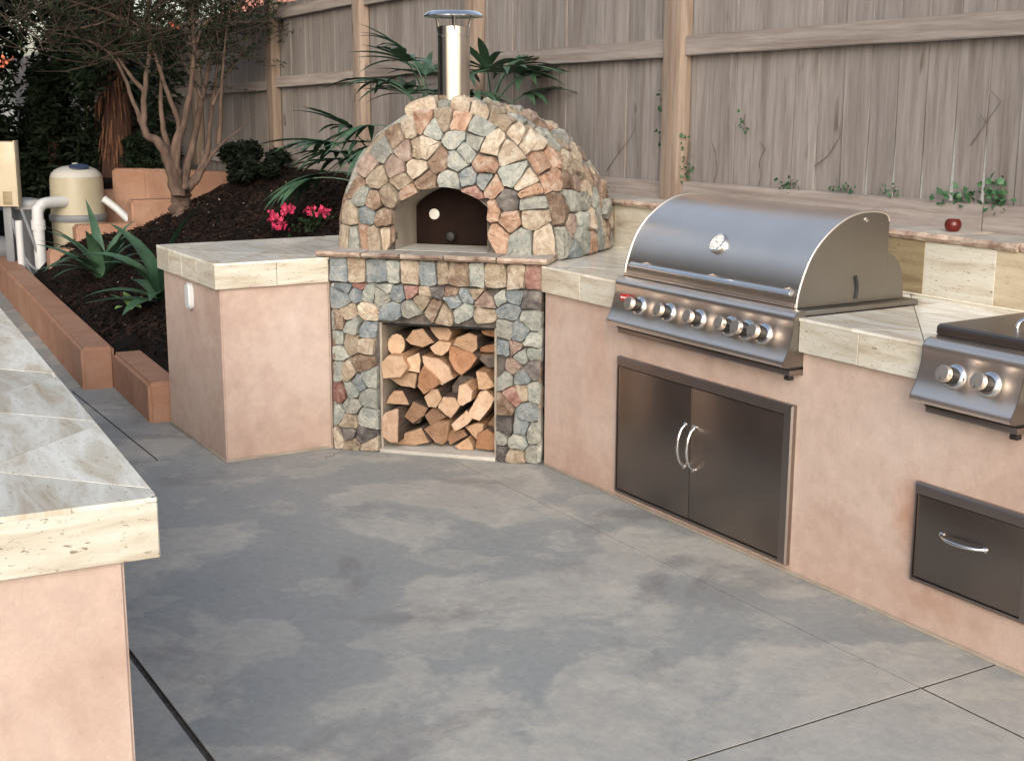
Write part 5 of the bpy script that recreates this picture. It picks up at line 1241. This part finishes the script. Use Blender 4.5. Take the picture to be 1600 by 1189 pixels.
latheo('vent_cap', [(.0, 1.03), (.028, 1.03), (.026, 1.05), (.0, 1.055)], (0, 0, 0), (0, 0, 1), 'tank_top', tk, 16)
bm = bmesh.new()
pts = [(.085 * math.cos(a_) , .045 * math.sin(a_)) for a_ in [k * math.tau / 20 for k in range(20)]]
vs = [bm.verts.new((.13 + y, x, 1.0225 - y * .42)) for x, y in pts]; bm.faces.new(vs); bmesh.ops.recalc_face_normals(bm, faces=bm.faces)
ret = bmesh.ops.extrude_face_region(bm, geom=list(bm.faces)); bmesh.ops.translate(bm, verts=[g for g in ret['geom'] if isinstance(g, bmesh.types.BMVert)], vec=(0, 0, .008))
bmesh.ops.recalc_face_normals(bm, faces=bm.faces)
from_bm('lid_label', bm, 'navy_plastic', tk)
boxo('spec_label', .222, .227, -.07, .03, .30, .45, 'white_plastic', tk, .001)
pm = thing('pool_pump', 'white topped pool pump with navy cover beside the filter tank', 'pool pump', (-7.25, -.80, 0))
latheo('strainer_pot', [(.0, 0), (.10, 0), (.11, .3), (.13, .62), (.15, .66), (.0, .66)], (0, 0, 0), (0, 0, 1), 'grey_plastic', pm, 28)
latheo('strainer_lid', [(.0, .661), (.165, .661), (.17, .70), (.15, .735), (.08, .75), (.0, .752)], (0, 0, 0), (0, 0, 1), 'white_plastic', pm, 28)
latheo('cover_cap', [(.0, .66), (.10, .66), (.105, .69), (.08, .715), (.0, .72)], (.02, -.19, 0), (0, 0, 1), 'navy_plastic', pm, 20)
latheo('motor', [(.0, 0), (.10, 0), (.11, .04), (.11, .30), (.09, .34), (0, .34)], (-.2, -.1, .3), (0, -1, 0), 'grey_plastic', pm, 24)
P_ = [('thick white pipe with elbow running into the filter tank', [(-6.72, -.78, 0), (-6.72, -.78, .62), (-6.73, -.76, .70), (-6.76, -.70, .735), (-6.85, -.52, .735)], .048),
      ('thin white vertical pipe beside the electrical box post', [(-6.75, -.93, 0), (-6.75, -.93, .60)], .030),
      ('slanted white pipe right of the filter tank', [(-6.85, -.20, .75), (-6.80, -.10, .66), (-6.72, .04, .50)], .032),
      ('short white pipe low on the front of the tank', [(-6.60, -.50, .30), (-6.60, -.44, .42), (-6.75, -.40, .46)], .036)]
for lab, pth, r_ in P_:
    t = thing('white_pipe', lab, 'pipe', pth[0], 0, 'white pool plumbing pipes'); p = [tuple(a - b for a, b in zip(q, pth[0])) for q in pth]
    tubeo('pipe_run', p, r_, 'white_plastic', t, 16, 4 if len(p) > 2 else 0)
    if len(p) > 3: latheo('coupling', [(0, .52), (r_ * 1.2, .52), (r_ * 1.2, .60), (0, .60)], (0, 0, 0), (0, 0, 1), 'white_plastic', t, 20)
for lab, pth in (('grey conduit hose looping from the electrical box', [(-6.9, -.95, .60), (-6.80, -.93, .40), (-6.72, -.86, .22), (-6.70, -.72, .12)]), ('second dark hose lying lower beside the pipes', [(-6.9, -.92, .45), (-6.74, -.90, .25), (-6.70, -.82, .10), (-6.72, -.66, .08)]),
                 ('thin grey cable between pipe and pump', [(-6.85, -.88, .68), (-6.72, -.85, .50), (-6.70, -.80, .30), (-6.75, -.75, .05)])):
    t = thing('hose', lab, 'hose', pth[0], 0, 'dark hoses among the pool plumbing'); p = [tuple(a - b for a, b in zip(q, pth[0])) for q in pth]; tubeo('hose_run', p, .014, 'grey_plastic', t, 10, 5)
eb = thing('electrical_box', 'tall cream electrical box on a post at the far left edge', 'electrical box', (-7.0, -.96, 0), R(-30))
boxo('post', -.03, .03, -.035, .035, 0, .70, 'grey_plastic', eb, .004)
boxo('box_body', -.06, .06, -.095, .105, .70, 1.245, 'box_side', eb, .006)
bf = boxo('box_door', .0605, .072, -.075, .105, .705, 1.24, 'box_face', eb, .004)
boxo('door_flange', .055, .085, .0, .0, 1, 1, 'box_face', bf, 0) if False else None
boxo('side_flange', -.02, .078, .106, .116, .70, 1.25, 'box_face', eb, .003)
boxo('latch', .0725, .078, -.055, -.03, .965, .975, 'black', bf, .001)
boxo('outlet_plate', .0725, .077, -.01, .065, .72, .83, 'trav_dark', bf, .001)

# ================================================================ ADDED OUT OF VIEW: invented house for steel reflections, trees to shade the bed
hs = thing('house', 'invented two storey peach stucco house added out of view for reflections and shade', 'house', (0, -8.8, 0))
boxo('wall', -19, .5, -6, 0, 0, 5.8, 'stucco_peach', hs, 0)
prismo('roof', [(-6.6, 5.81), (.6, 5.81), (.6, 5.92), (-3.0, 7.2), (-6.6, 5.92)], 'x', -19.5, 1.0, 'roof_tile', hs, 30)
for x in (-14.5, -10, -5.6, -1.6):
    for z in (.9, 3.7):
        w_ = boxo('window', x - .8, x + .8, .002, .03, z, z + 1.2, 'white_plastic', hs, .004); boxo('pane', x - .72, x + .72, .0305, .034, z + .08, z + 1.12, 'oven_door', w_, 0)
for i, (x, y, z, s1, s2, s3) in enumerate(((-4.6, -5.0, 1.1, 1.5, 1.2, 3.4), (-6.6, -4.6, .9, 1.9, 1.4, 3.4), (-9.8, -5.0, .6, 1.9, 1.6, 3.6))):
    shrub('added_shade_tree', ('added leafy tree out of view, shading the planting bed', 'added wide shade tree out of view beside the pool equipment', 'added far shade tree out of view past the pool equipment', 'added small shade tree near the house')[i], (x, y, z), (s1, s2, s3), 9000, .09, 'leaf_dark', 'tree',
          trunk=[([(0, 0, -z), (.05, .05, -z * .3), (0, 0, s3 * .5)], .12, .06)], clumps=18)
